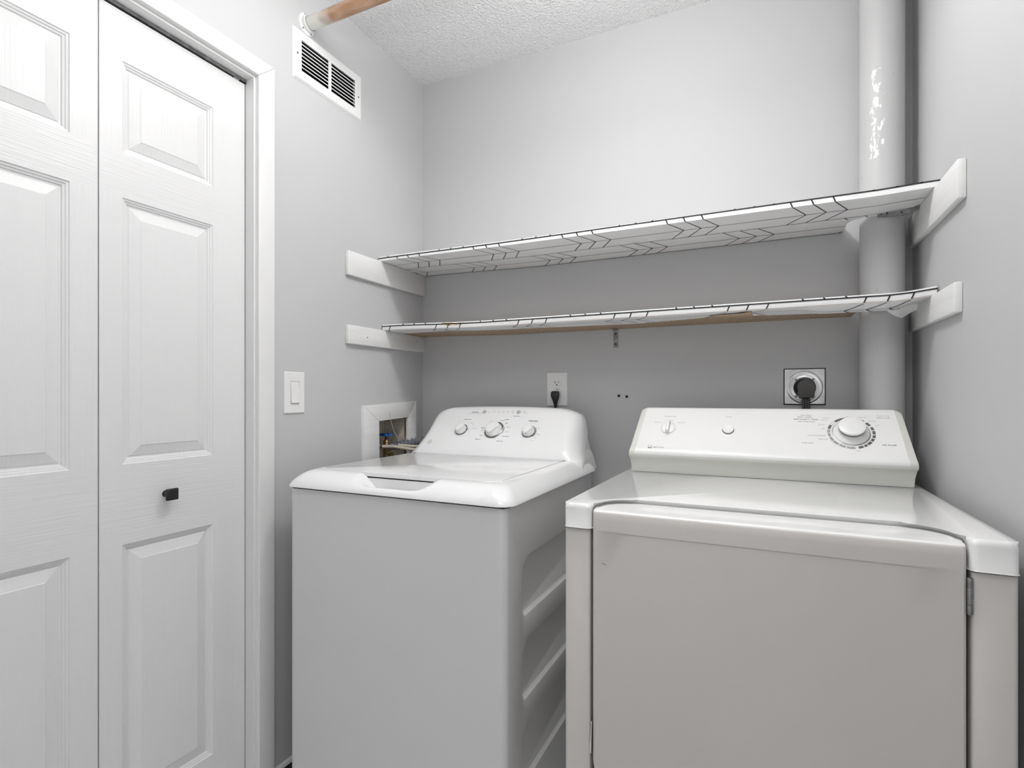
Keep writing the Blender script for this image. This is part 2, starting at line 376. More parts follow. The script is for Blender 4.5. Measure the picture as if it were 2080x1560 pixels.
bridge(bm, P, Q); bm.faces.new(Q)
obj('rocker', bm, M['plastic'], s)
for z in (1.2203, 1.1175):
    bm = bmesh.new(); lathe(bm, [(.0028, 0), (.0025, .001), (0, .0012)], 12, axis((X0+.005, 1.2303, z), (1, 0, 0))); obj('screw', bm, M['plastic'], s, 40)

# ================================================================ LAUNDRY BOX OPENING
ab = thing('access_frame', 'crooked white trim frame around a square plumbing hole in the left wall', 'frame', (X0, 1.71, 1.0))
def fpt(y, z): # tilt the whole frame a little
    a = R(2.4); dy, dz = y-1.71, z-1.13; return (1.71+dy*math.cos(a)-dz*math.sin(a)*.3, 1.13+dz*math.cos(a)+dy*math.sin(a))
def fpiece(pts):
    bm = bmesh.new(); q = [fpt(*p) for p in pts]
    a = [bm.verts.new((X0, y, z)) for y, z in q]; c = [bm.verts.new((X0+.013, y, z)) for y, z in q]; bridge(bm, a, c); f = bm.faces.new(c); bm.faces.new(a)
    bmesh.ops.bevel(bm, geom=list(f.edges), offset=.0014, segments=2, profile=.5, affect='EDGES')
    obj('trim_board', bm, M['board'], ab, 35)
yo0, yo1, yi0, yi1, zt, zi = 1.541, 1.867, 1.627, 1.812, 1.1285, 1.0655
zb, zib = .74, .81
fpiece([(yo0, zt), (yo1, zt), (yi1, zi), (yi0, zi)]); fpiece([(yo0, zb), (yo0, zt), (yi0, zi), (yi0, zib)])
fpiece([(yo1, zb), (yi1, zib), (yi1, zi), (yo1, zt)]); fpiece([(yo0, zb), (yi0, zib), (yi1, zib), (yo1, zb)])
bm = bmesh.new()
box(bm, X0-.125, X0-.118, 1.56, 1.92, .75, 1.14)
obj('cavity_back', bm, M['beige'], ab)
bm = bmesh.new(); box(bm, X0-.118, X0-.078, 1.905, 1.925, .75, 1.14)
obj('stud', bm, M['oldwood'], ab)
bm = bmesh.new(); box(bm, X0-.117, X0-.016, 1.822, 1.8335, .80, 1.084)
obj('liner_board', bm, M['beige'], ab)
bm = bmesh.new(); box(bm, X0-.0145, X0-.001, 1.8195, 1.8335, .80, 1.084)
obj('stud', bm, M['oldwood'], ab)
bm = bmesh.new(); tube(bm, bez([(X0+.0145, 1.686, 1.098), (X0+.0145, 1.692, 1.072), (X0+.004, 1.712, 1.05), (X0-.006, 1.745, 1.01), (X0-.006, 1.778, .975)], 8), .0016, 8)
tag(obj('cable_tie', bm, M['cream']), 'thin white plastic tie hanging from the top of the plumbing frame', 'cable tie')
# valve
va = thing('water_valve', 'brass shut-off valve with a bright blue handle inside the wall opening', 'valve', (X0-.04, 1.737, .90))
vx, vy = X0-.04, 1.737
bm = bmesh.new(); lathe(bm, [(.011, .86), (.013, .90), (.014, .945), (.0165, .948), (.0165, .958), (.013, .961), (.010, .968), (.013, .970), (.012, .977), (.006, .983), (.005, .998)], 8, Matrix.Translation((vx, vy, 0)))
tube(bm, [(vx, vy, .925), (vx+.03, vy, .925)], .010, 10)
obj('valve_body', bm, M['brass'], va, 50)
bm = bmesh.new()
for k in range(24):
    pass
loop = [((.026+.0035*math.cos(6*2*PI*k/48))*math.cos(2*PI*k/48), (.026+.0035*math.cos(6*2*PI*k/48))*math.sin(2*PI*k/48)) for k in range(48)]
extrude_poly(bm, [(vx+a, vy+b_) for a, b_ in loop], .997, 1.0065, bev_top=.002)
obj('handle', bm, M['blue'], va, 40)
# drain hose
hp = bez([(X0-.05, 1.755, .948), (X0-.015, 1.80, .957), (X0+.03, 1.85, .968), (X0+.085, 1.895, .965), (X0+.135, 1.908, .90), (X0+.15, 1.908, .75)], 60)
bm = bmesh.new(); radii = []
for i in range(len(hp)): radii.append(.0160+.0030*math.sin(i*2*PI/14.0)*(1 if i > 26 else 0))
tube(bm, hp, .014, 14, radii)
tag(obj('drain_hose', bm, M['hose'], smooth=60), 'grey corrugated drain hose leaving the wall opening behind the washer console', 'hose')
for i, (pts, lab) in enumerate((([(X0-.035, 1.70, .957), (X0-.01, 1.75, .953), (X0+.03, 1.80, .940), (X0+.07, 1.85, .925), (X0+.12, 1.885, .86)], 'cream water supply hose running from the blue-handled valve, lower of two'),
                                  ([(X0-.005, 1.765, .958), (X0+.02, 1.81, .951), (X0+.06, 1.86, .942), (X0+.11, 1.90, .90), (X0+.125, 1.905, .84)], 'cream water supply hose just under the grey corrugated hose, upper of two'))):
    bm = bmesh.new(); tube(bm, bez(pts, 10), .0066, 12); tag(obj('supply_hose', bm, M['cream'], smooth=60), lab, 'hose', 'water supply hoses')
bm = bmesh.new(); lathe(bm, [(.010, 0), (.010, .014), (.008, .016), (.007, .024)], 12, axis((X0-.052, 1.688, .957), (.6, .8, 0)))
obj('coupling', bm, M['dsteel'], va, 40)

# ================================================================ OUTLET + PLUG
fb = lambda a, b_, d: Vector((a, Y0-d, b_))
o_ = thing('wall_outlet', 'white duplex wall outlet behind the washer with a black plug in it', 'outlet', (-.72, Y0, 1.1835))
bm = bmesh.new(); cover_plate(bm, fb, -.7615, -.6785, 1.119, 1.248, [])
obj('cover_plate', bm, M['plastic'], o_)
for z in (1.2065, 1.1605):
    bm = bmesh.new(); loop = [(.0175*math.cos(t)-.7195, max(-.0135, min(.0135, .0175*math.sin(t)))+z) for t in [2*PI*k/40 for k in range(40)]]
    A_ = [bm.verts.new(fb(a, b_, .0045)) for a, b_ in loop]; B_ = [bm.verts.new(fb(a, b_, .0072)) for a, b_ in loop]; bridge(bm, A_, B_); bm.faces.new(B_)
    rc = obj('receptacle', bm, M['plastic'], o_)
    if z > 1.2:
        bm = bmesh.new(); box(bm, -.7195-.0080, -.7195-.0058, Y0-.0076, Y0-.0070, z-.001, z+.008); box(bm, -.7195+.0056, -.7195+.0076, Y0-.0076, Y0-.0070, z, z+.007)
        lathe(bm, [(.0028, 0), (.0028, .0006)], 12, axis((-.7195, Y0-.0070, z-.0065), (0, -1, 0)))
        obj('slot', bm, M['dark'], rc)
bm = bmesh.new(); lathe(bm, [(.0026, 0), (.0022, .0012), (0, .0014)], 12, axis((-.72, Y0-.005, 1.1835), (0, -1, 0))); obj('screw', bm, M['dsteel'], o_, 40)
pl = thing('power_plug', 'black angled power plug and cord hanging down behind the washer console', 'plug', (-.722, Y0-.01, 1.16))
bm = bmesh.new()
prof = [(1.176, .0125, .015), (1.172, .0165, .021), (1.162, .0175, .023), (1.152, .0155, .022), (1.138, .0095, .016), (1.124, .0065, .012), (1.115, .0048, .010)]
rings = []
for z, w_, dth in prof:
    rings.append([bm.verts.new((-.7225+w_*math.cos(t), Y0-.0075-dth/2+dth/2*math.sin(t), z)) for t in [2*PI*k/20 for k in range(20)]])
for a, c in zip(rings, rings[1:]): bridge(bm, a, c)
bm.faces.new(rings[0]); bm.faces.new(rings[-1]); obj('plug_head', bm, M['rubber'], pl, 60)
bm = bmesh.new(); tube(bm, bez([(-.7225, Y0-.0135, 1.118), (-.7225, Y0-.0135, 1.06), (-.71, Y0-.02, .95), (-.69, Y0-.02, .80)], 10), .0052, 10); obj('cord', bm, M['rubber'], pl, 60)

# dryer receptacle
dr = thing('dryer_receptacle', 'square galvanised metal plate with dryer power receptacle on the back wall', 'outlet', (.112, Y0, 1.1875))
bm = bmesh.new(); plate(bm, rr(.0565, .1675, 1.133, 1.2425, .001, 1), [([([(.1125+.0285*math.cos(t), 1.1845+.0285*math.sin(t)) for t in [2*PI*k/36 for k in range(36)]], 0), ([(.1125+.0285*math.cos(t), 1.1845+.0285*math.sin(t)) for t in [2*PI*k/36 for k in range(36)]], .004)], True)], .004, lambda a, b_, d: Vector((a, Y0-.0055+d, b_)))
obj('cover_plate', bm, M['steel'], dr)
bm = bmesh.new(); box(bm, .0535, .1705, Y0-.0018, Y0, 1.1295, 1.2455); obj('gasket', bm, M['dark'], dr)
# raised pressed ring on the steel plate
bm = bmesh.new()
import itertools
pr = [(.0285, 0), (.0305, .0022), (.0335, .0024), (.037, .0008), (.041, .0006), (.0445, .0022), (.0475, .0020), (.051, 0)]
ringv = []
for r_, h in pr:
    ringv.append([bm.verts.new((.1125+r_*math.cos(2*PI*k/48)*1.0, Y0-.0056-h, max(1.1345, min(1.241, 1.1845+r_*1.02*math.sin(2*PI*k/48))))) for k in range(48)])
for a, c in zip(ringv, ringv[1:]): bridge(bm, a, c)
obj('pressed_ring', bm, M['steel'], dr, 60)
for x, z in ((.0885, 1.2095), (.1365, 1.2105), (.0885, 1.158), (.1365, 1.158)):
    bm = bmesh.new(); lathe(bm, [(.0042, 0), (.004, .0018), (.002, .0028), (0, .003)], 14, axis((x, Y0-.0062, z), (0, -1, 0))); obj('screw', bm, M['dsteel'], dr, 40)
dp = thing('dryer_plug', 'large dark grey right-angle dryer plug on the metal plate with flat cord', 'plug', (.115, Y0-.006, 1.18))
bm = bmesh.new()
loop = []
for k in range(25):
    t = R(-30+240*k/24); loop.append((.1155+.0242*math.cos(t), 1.1865+.0245*math.sin(t)))
loop += [(.0965, 1.158), (.0960, 1.1515), (.1350, 1.1515), (.1345, 1.158)]
a = [bm.verts.new((x, Y0-.004, z)) for x, z in loop]; c = [bm.verts.new((x, Y0-.034, z)) for x, z in loop]; bridge(bm, a, c); f = bm.faces.new(c); bm.faces.new(a)
bmesh.ops.bevel(bm, geom=list(f.edges), offset=.003, segments=3, profile=.5, affect='EDGES')
obj('plug_head', bm, M['grubber'], dp, 40)
bm = bmesh.new()
for k in range(3): tube(bm, [(.108+.0075*k, Y0-.022, 1.156), (.108+.0075*k, Y0-.022, 1.05), (.108+.0075*k, Y0-.03, .9)], .0042, 10)
obj('cord', bm, M['grubber'], dp, 60)

# ================================================================ PIPE
m, nt, N, L = nodes('grey_pipe_with_scuffs'); b = N['Principled BSDF']; b.inputs['Roughness'].default_value = .5
tc = N.new('ShaderNodeTexCoord'); nz = N.new('ShaderNodeTexNoise'); nz.inputs['Scale'].default_value = 75; nz.inputs['Detail'].default_value = 5; nz.inputs['Roughness'].default_value = .62
mp = N.new('ShaderNodeMapping'); mp.inputs['Scale'].default_value = (1, 1, .45); L.new(tc.outputs['Object'], mp.inputs[0]); L.new(mp.outputs[0], nz.inputs[0])
sx = N.new('ShaderNodeSeparateXYZ'); L.new(tc.outputs['Object'], sx.inputs[0])
def cmpn(sock, c, e):
    a = N.new('ShaderNodeMath'); a.operation = 'COMPARE'; L.new(sock, a.inputs[0]); a.inputs[1].default_value = c; a.inputs[2].default_value = e; return a
def mul(a, b_):
    q = N.new('ShaderNodeMath'); q.operation = 'MULTIPLY'; L.new(a, q.inputs[0]); L.new(b_, q.inputs[1]); return q
c1 = cmpn(sx.outputs[2], 1.955, .125); c2 = cmpn(sx.outputs[0], -.021, .018)
gt = N.new('ShaderNodeMath'); gt.operation = 'GREATER_THAN'; sb = N.new('ShaderNodeMath'); sb.operation = 'ADD'; L.new(sx.outputs[0], sb.inputs[0]); sb.inputs[1].default_value = .021; ab2 = N.new('ShaderNodeMath'); ab2.operation = 'ABSOLUTE'; L.new(sb.outputs[0], ab2.inputs[0]); fm2 = N.new('ShaderNodeMath'); fm2.operation = 'MULTIPLY_ADD'; L.new(ab2.outputs[0], fm2.inputs[0]); fm2.inputs[1].default_value = -8; L.new(nz.outputs[0], fm2.inputs[2]); L.new(fm2.outputs[0], gt.inputs[0]); gt.inputs[1].default_value = .50
mm = mul(mul(c1.outputs[0], c2.outputs[0]).outputs[0], gt.outputs[0])
n3 = N.new('ShaderNodeTexNoise'); n3.inputs['Scale'].default_value = 70; L.new(tc.outputs['Object'], n3.inputs[0])
g3 = N.new('ShaderNodeMath'); g3.operation = 'GREATER_THAN'; L.new(n3.outputs[0], g3.inputs[0]); g3.inputs[1].default_value = .74
mx1 = N.new('ShaderNodeMix'); mx1.data_type = 'RGBA'; L.new(g3.outputs[0], mx1.inputs[0]); mx1.inputs[6].default_value = (.53, .53, .53, 1); mx1.inputs[7].default_value = (.40, .40, .39, 1)
mx2 = N.new('ShaderNodeMix'); mx2.data_type = 'RGBA'; L.new(mm.outputs[0], mx2.inputs[0]); L.new(mx1.outputs[2], mx2.inputs[6]); mx2.inputs[7].default_value = (.86, .86, .86, 1)
L.new(mx2.outputs[2], b.inputs['Base Color']); M['pipe'] = m
bm = bmesh.new(); lathe(bm, [(.0548, 0.0), (.0548, ZC)], 64)
pp = obj('drain_pipe', bm, M['pipe'], smooth=40); pp.location = (.3045, 1.853, 0)
tag(pp, 'tall grey-painted vertical pipe in the back right corner with white scuffs', 'pipe')

# ================================================================ SHELVES
def smooth01(t): t = max(0, min(1, t)); return t*t*(3-2*t)
LW = .0025
class Shelf: pass
def make_shelf(name, label, yf, yb, z0, th, xa, xb, notch, sagf, paper):
    """board with its underside at z0; notch = (x, y, radius) cut out of the back right corner for the pipe"""
    t = thing(name, label, 'shelf', ((xa+xb)/2, (yf+yb)/2, z0))
    nx, ny, nr = notch
    lp = [(xa, yf)] + [(xa+(xb-xa)*k/24, yf) for k in range(1, 24)] + [(xb, yf), (xb, ny)]
    for k in range(9):
        a_ = R(90+90*k/8); lp.append((nx+nr+nr*math.cos(a_)*1.0, ny+nr-nr*math.sin(a_)))
    lp += [(nx, yb)] + [(nx-(nx-xa)*k/16, yb) for k in range(1, 16)] + [(xa, yb)]
    return t, lp
def sag_up(x, y):
    s = smooth01((x+1.324)/.6)*smooth01((.385-x)/.14)
    return -s*(.004+.007*max(0, (y-1.636))/.29)
def sag_lo(x, y):
    s = smooth01((x+1.33)/.45)*smooth01((.40-x)/.10)
    return -s*.0095
def board(bm, lp, z0, z1, sag, yf_bevel=.003):
    """grid the outline into strips so that the board can sag"""
    lo = [bm.verts.new((x, y, z0)) for x, y in lp]; hi = [bm.verts.new((x, y, z1)) for x, y in lp]
    bridge(bm, lo, hi); bm.faces.new(hi); bm.faces.new(lo)
    xs = [min(p[0] for p in lp)+(max(p[0] for p in lp)-min(p[0] for p in lp))*k/70 for k in range(1, 70)]
    for x in xs: bmesh.ops.bisect_plane(bm, geom=bm.verts[:]+bm.edges[:]+bm.faces[:], plane_co=(x, 0, 0), plane_no=(1, 0, 0))
    for y in (1.70, 1.78, 1.86): bmesh.ops.bisect_plane(bm, geom=bm.verts[:]+bm.edges[:]+bm.faces[:], plane_co=(0, y, 0), plane_no=(0, 1, 0))
    for v_ in bm.verts: v_.co.z += sag(v_.co.x, v_.co.y)
def strip(bm, p, q, w_, n, face):
    """thin flat printed line from p to q lying on a plane with normal n"""
    p, q = Vector(p), Vector(q); d = (q-p)
    if d.length < 1e-5: return
    s_ = d.normalized().cross(Vector(n)).normalized()*w_/2; o1 = Vector(n).normalized()*.0005
    k = max(1, int(d.length/.05)); prev = None
    for i in range(k+1):
        c = p+d*i/k; c = c+Vector((0, 0, face(c.x, c.y)))
        cur = (bm.verts.new(c+s_+o1), bm.verts.new(c-s_+o1))
        if prev: bm.faces.new((prev[0], prev[1], cur[1], cur[0]))
        prev = cur
# ---- upper shelf
XA, XB = -1.3365, .388
yf, z0, th = 1.634, 1.6725, .0165
up, lp = make_shelf('wall_shelf', 'upper wall shelf wrapped in white paper with black chevron lines, notched round the pipe', yf, Y0-.0015, z0, th, XA, XB, (.217, 1.803, .045), None, None)
bm = bmesh.new(); board(bm, lp, z0, z0+th, sag_up); obj('board', bm, M['paper'], up)
bm = bmesh.new(); nb, nf = (0, 0, -1), (0, -1, 0)
def inb(x, y): return XA+.001 < x < XB-.001 and not (x > .217 and y > 1.803)
rowsy = [1.630+.0, 1.7125, 1.785, 1.862, 1.9265]   # long lines on the underside
def long_line(y, w_, xa=XA+.002, xb=XB-.002):
    if y > 1.803: xb = .215
    strip(bm, (xa, y, z0), (xb, y, z0), w_, nb, sag_up)
for y, w_ in ((1.7125, LW*.9), (1.785, LW*.95), (1.862, LW*.9), (1.9265, LW*1.5)): long_line(y, w_)
def zb_at(x): return z0+.0098+.0050*smooth01((x+1.336)/1.72)
for i in range(40): strip(bm, (XA+(XB-XA)*i/40, yf, zb_at(XA+(XB-XA)*i/40)), (XA+(XB-XA)*(i+1)/40, yf, zb_at(XA+(XB-XA)*(i+1)/40)), LW*1.6, nf, sag_up)
CH = .050; PR = .3285
def clip_strip(p, q, w_, n):
    # trim a chevron leg against board ends and the notch
    P_, Q_ = Vector(p), Vector(q)
    k = 12; pts_ = [P_+(Q_-P_)*i/k for i in range(k+1)]
    ok = [inb(a_.x, a_.y if n == nb else 1.64) for a_ in pts_]
    i = 0
    while i <= k:
        if ok[i]:
            j = i
            while j < k and ok[j+1]: j += 1
            if j > i: strip(bm, pts_[i], pts_[j], w_, n, sag_up)
            i = j+1
        else: i += 1
for gidx in range(-6, 4):
    for c in range(3):
        # front row of chevrons: bold line on the face -> apex on line 1 -> line 2
        xt = -.2672+gidx*PR+c*CH; kx = xt+.0035; ax = xt+.042; bx = ax-.047
        if gidx > -6:
            clip_strip((xt, yf, zb_at(xt)), (kx+.002, yf, z0), LW*1.4, nf)
            clip_strip((kx+.002, yf, z0), (ax, 1.7125, z0), LW*1.2, nb); clip_strip((ax, 1.7125, z0), (bx, 1.785, z0), LW*1.2, nb)
        # second row
        xs = -.443+gidx*PR*.985+c*CH; a2 = xs+.045; b2 = a2-.047
        clip_strip((xs, 1.785, z0), (a2, 1.862, z0), LW*1.2, nb); clip_strip((a2, 1.862, z0), (b2, 1.9265, z0), LW*1.2, nb)
        # short ticks above the bold line
        xk = -.4085+gidx*PR+c*CH
        clip_strip((xk-.001, yf, zb_at(xk)), (xk+.004, yf, z0+th), LW*1.2, nf)
obj('printed_lines', bm, M['line'], up)
# ---- lower shelf
yf2, z2, th2 = 1.657, 1.4105, .0215
lo, lp2 = make_shelf('wall_shelf', 'lower wall shelf with torn chevron paper and bare brown particle board underneath', yf2, Y0-.0015, z2, th2, XA, XB, (.238, 1.792, .02), None, None)
bm = bmesh.new(); board(bm, lp2, z2, z2+th2-.004, sag_lo); obj('board', bm, M['particle'], lo)
# paper skin: over top edge, front and a ragged strip of the underside
edge = [(-1.336, 1.775), (-1.25, 1.765), (-1.15, 1.745), (-1.077, 1.730), (-.95, 1.742), (-.85, 1.752), (-.736, 1.762), (-.637, 1.775), (-.54, 1.786), (-.46, 1.792), (-.40, 1.797), (-.368, 1.800), (-.352, 1.79), (-.30, 1.782), (-.22, 1.765), (-.172, 1.750), (-.15, 1.722), (-.13, 1.700), (-.10, 1.706), (-.08, 1.696), (-.055, 1.700), (-.036, 1.672),
        (-.033, 1.772), (-.01, 1.768), (.0, 1.782), (.03, 1.786), (.11, 1.800), (.155, 1.803), (.2, 1.79), (.235, 1.786), (.27, 1.786), (.315, 1.786), (.345, 1.784), (.367, 1.775), (.386, 1.76)]
bm = bmesh.new(); prev = None
def droop(x, y):
    k = smooth01((x-.06)/.1)*smooth01((.37-x)/.06); return -k*.012*math.sin(PI*min(1, max(0, (y-yf2)/.13)))-.0006
dense = []
for (xa, ya), (xb, yb_) in zip(edge, edge[1:]):
    k = max(1, int((xb-xa)/.012))
    for i in range(k): dense.append((xa+(xb-xa)*i/k, ya+(yb_-ya)*i/k+(random.random()-.5)*.0025))
dense.append(edge[-1])
for x, ye in dense:
    row = []
    s_ = sag_lo(x, 0)
    row.append((x, yf2+.14, z2+th2+s_-.0035)); row.append((x, yf2+.02, z2+th2+s_-.0015)); row.append((x, yf2+.001, z2+th2+s_)); row.append((x, yf2-.0012, z2+th2-.002+s_)); row.append((x, yf2-.0016, z2+.004+s_)); row.append((x, yf2+.001, z2-.0008+s_))
    for i in range(1, 7):
        y = yf2+(ye-yf2)*i/6; row.append((x, y, z2+s_+droop(x, y)-.0006))
    cur = [bm.verts.new(p) for p in row]
    if prev:
        for i in range(len(cur)-1): bm.faces.new((prev[i], prev[i+1], cur[i+1], cur[i]))
    prev = cur
pap = obj('shelf_paper', bm, M['paper'], lo, 40)
# curled flap by the pipe
bm = bmesh.new(); prev = None
for i in range(13):
    a_ = i/12; x = .315+.07*a_; row = []
    for j in range(6):
        b_ = j/5; row.append(bm.verts.new((x-.01*b_, 1.775+.03*b_+.01*math.sin(3*a_), z2-.003-.034*b_*math.sin(PI*(.15+.7*a_))-.006*math.sin(6*a_))))
    if prev:
        for j in range(5): bm.faces.new((prev[j], prev[j+1], row[j+1], row[j]))
    prev = row
obj('loose_flap', bm, M['paper'], lo, 60)
# torn patch on the front edge and ragged kraft under-layer
bm = bmesh.new()
tp = [(-1.068, .0195), (-1.03, .0205), (-1.01, .017), (-.985, .0185), (-.955, .016), (-.975, .013), (-1.0, .0105), (-1.02, .0115), (-1.035, .0075), (-1.05, .012), (-1.06, .015)]
bm.faces.new([bm.verts.new((x, yf2-.0024, z2+h+sag_lo(x, 0))) for x, h in tp])
obj('torn_patch', bm, M['torn'], lo); bm = bmesh.new()
bm.faces.new([bm.verts.new((x, y, z2+sag_lo(x, 0)-.0012)) for x, y in ((-.155, 1.70), (-.12, 1.69), (-.08, 1.685), (-.034, 1.668), (-.034, 1.77), (-.09, 1.76), (-.14, 1.74))])
obj('torn_patch', bm, M['torn'], lo)
bm = bmesh.new()
zb2 = z2+.0150
def s2(x, y): return sag_lo(x, y)
def face_line(x_0, h0, x_1, h1, w_): strip(bm, (x_0, yf2-.0019, z2+h0), (x_1, yf2-.0019, z2+h1), w_, nf, s2)
face_line(XA, .0150, XB, .0158, LW*1.5)
for gidx in range(-3, 3):
    for c in range(3):
        x = -.5715+gidx*.3325+c*.0505
        if XA < x < XB: face_line(x+.002, .0158, x-.003, .0212, LW*1.3)
        x = -.4242+gidx*.3315+c*.0508
        if gidx == -3: x += .02
        if XA < x < XB-.02:
            face_line(x, .0148, x-.006, .0005, LW*1.4)
            def yedge(xx): return next((ya for (xa_, ya) in dense if xa_ >= xx), 1.75)
            lim = yedge(x-.02)
            segs = [((x-.006, yf2+.001), (x-.045, 1.700)), ((x-.045, 1.700), (x-.005, 1.772))]
            for p, q in segs:
                k = 8; pts_ = [Vector((p[0]+(q[0]-p[0])*i/k, p[1]+(q[1]-p[1])*i/k, z2)) for i in range(k+1)]
                for a_, b_ in zip(pts_, pts_[1:]):
                    if max(a_.y, b_.y) < yedge(a_.x)-.003 and a_.x > XA+.002: strip(bm, a_, b_, LW*1.2, nb, lambda x_, y_: s2(x_, y_)+droop(x_, y_)-.0012)
k = 200; prevx = XA+.003
for i in range(k):
    xa = XA+.003+(XB-XA-.006)*i/k; xb = XA+.003+(XB-XA-.006)*(i+1)/k
    if 1.700 < yedge(xa)-.004 and 1.700 < yedge(xb)-.004:
        strip(bm, (xa, 1.700, z2), (xb, 1.700, z2), LW*.8, nb, lambda x_, y_: s2(x_, y_)+droop(x_, y_)-.0012)
obj('printed_lines', bm, M['line'], lo)

# cleats
def cleat(xa, xb, z0_, z1_, label, ya=1.457, yb=Y0, screws=()):
    t = thing('shelf_cleat', label, 'wood board', ((xa+xb)/2, (ya+yb)/2, z0_), 'white shelf cleats')
    obj('board', B(xa, xb, ya, yb, z0_, z1_, r=.003, seg=2), M['board'], t, 40)
    for y, z in screws:
        bm = bmesh.new(); lathe(bm, [(.0028, 0), (.0025, .0008), (0, .0009)], 10, axis((xb if xb < 0 else xa, y, z), (1 if xb < 0 else -1, 0, 0))); obj('screw', bm, M['dsteel'], t)
CTK = .0165
cleat(X0, X0+CTK, 1.586, 1.672, 'white wooden cleat on the left wall holding the upper shelf')
cleat(X0, X0+CTK, 1.343, 1.410, 'white wooden cleat with a screw head on the left wall holding the lower shelf', screws=((1.556, 1.373), (1.862, 1.385)))
cleat(X1-CTK, X1, 1.586, 1.672, 'white wooden cleat on the right wall holding the upper shelf', ya=1.458, yb=1.90)
cleat(X1-CTK, X1, 1.343, 1.410, 'white wooden cleat on the right wall holding the lower shelf', ya=1.483, yb=1.90)
# small corner bracket under the lower shelf
bk = thing('corner_bracket', 'small steel corner brace under the middle of the lower shelf', 'bracket', (-.494, Y0, 1.40))
bm = bmesh.new(); box(bm, -.5015, -.4845, Y0-.0022, Y0, 1.334, 1.3985, r=.0005, seg=1); box(bm, -.5015, -.4845, Y0-.032, Y0, 1.3965, 1.3990, r=.0005, seg=1); obj('angle_plate', bm, M['dsteel'], bk)
for z in (1.384, 1.347):
    bm = bmesh.new(); lathe(bm, [(.0036, 0), (.003, .0015), (0, .0018)], 12, axis((-.493, Y0-.0022, z), (0, -1, 0))); obj('screw', bm, M['dark'], bk)
# mending strap at the notch of the upper shelf
st = thing('mending_strap', 'bent grey metal strap joining the upper shelf notch to the right cleat', 'bracket', (.33, 1.80, 1.67))
bm = bmesh.new(); prev = None
for x, y, za, zb3 in ((.284, 1.7925, 1.6590, 1.6705), (.30, 1.7925, 1.6565, 1.6712), (.345, 1.7925, 1.6560, 1.6715), (.358, 1.788, 1.6575, 1.6715), (.367, 1.778, 1.6600, 1.6716), (.3735, 1.768, 1.6620, 1.6716)):
    cur = [bm.verts.new((x, y, za)), bm.verts.new((x, y, zb3)), bm.verts.new((x+.0006, y+.0018, zb3)), bm.verts.new((x+.0006, y+.0018, za))]
    if prev: bridge(bm, prev, cur)
    else: bm.faces.new(cur)
    prev = cur
bm.faces.new(prev); obj('strap', bm, M['dsteel'], st)
for x, z in ((.293, 1.6660), (.306, 1.6655), (.340, 1.6640)):
    bm = bmesh.new(); lathe(bm, [(.0022, 0), (.0019, .0008), (0, .001)], 10, axis((x, 1.7925, z), (0, -1, 0))); obj('screw', bm, M['dark'], st)

# ================================================================ WASHER
W = thing('washing_machine', 'white top-loading washing machine with three round knobs, left of the dryer', 'washer', (-.89, 1.47, 0))
WX0, WX1, WY0, WY1 = -1.2375, -.545, 1.119, 1.815
fx = lambda a, b_, d: Vector((WX1-d, a, b_))
bm = bmesh.new(); rc = .018
lpc = rr(WX0, WX1, WY0, WY1, rc, 6)
lo_ = [bm.verts.new((a, b_, .025)) for a, b_ in lpc]; hi_ = [bm.verts.new((a, b_, .8940)) for a, b_ in lpc]
n_ = len(lpc)
for i in range(n_):
    j = (i+1) % n_
    if i == 6: continue                              # flat right side is the embossed panel below
    bm.faces.new((lo_[i], lo_[j], hi_[j], hi_[i]))
bm.faces.new(hi_); bm.faces.new(lo_)
holes = []
for zc_ in (.68, .4695, .2585):
    r0 = []
    for ins, d in ((0, 0), (.003, .001), (.009, .009), (.012, .0105)):
        r0.append((rr(1.211+ins, 1.72-ins, zc_-.077+ins, zc_+.077-ins, .02, 6, rs=(.02, .05, .05, .022)), d))
    holes.append((r0, True))
plate(bm, [(WY0+rc, .025), (WY1-rc, .025), (WY1-rc, .8940), (WY0+rc, .8940)], holes, 0, fx)
bmesh.ops.remove_doubles(bm, verts=bm.verts, dist=1e-5)
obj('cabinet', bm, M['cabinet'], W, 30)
for x in (WX0+.06, WX1-.06):
    for y in (WY0+.06, WY1-.06):
        bm = bmesh.new(); lathe(bm, [(.022, 0), (.022, .012), (.012, .014), (.012, .03)], 16, Matrix.Translation((x, y, 0))); obj('foot', bm, M['rubber'], W, 40)
# dark box that paints in the shadow line under the deck
obj('seam_shade', B(WX0+.008, WX1-.008, WY0+.008, WY1-.008, .892, .9005, r=0), M['dark'], W)
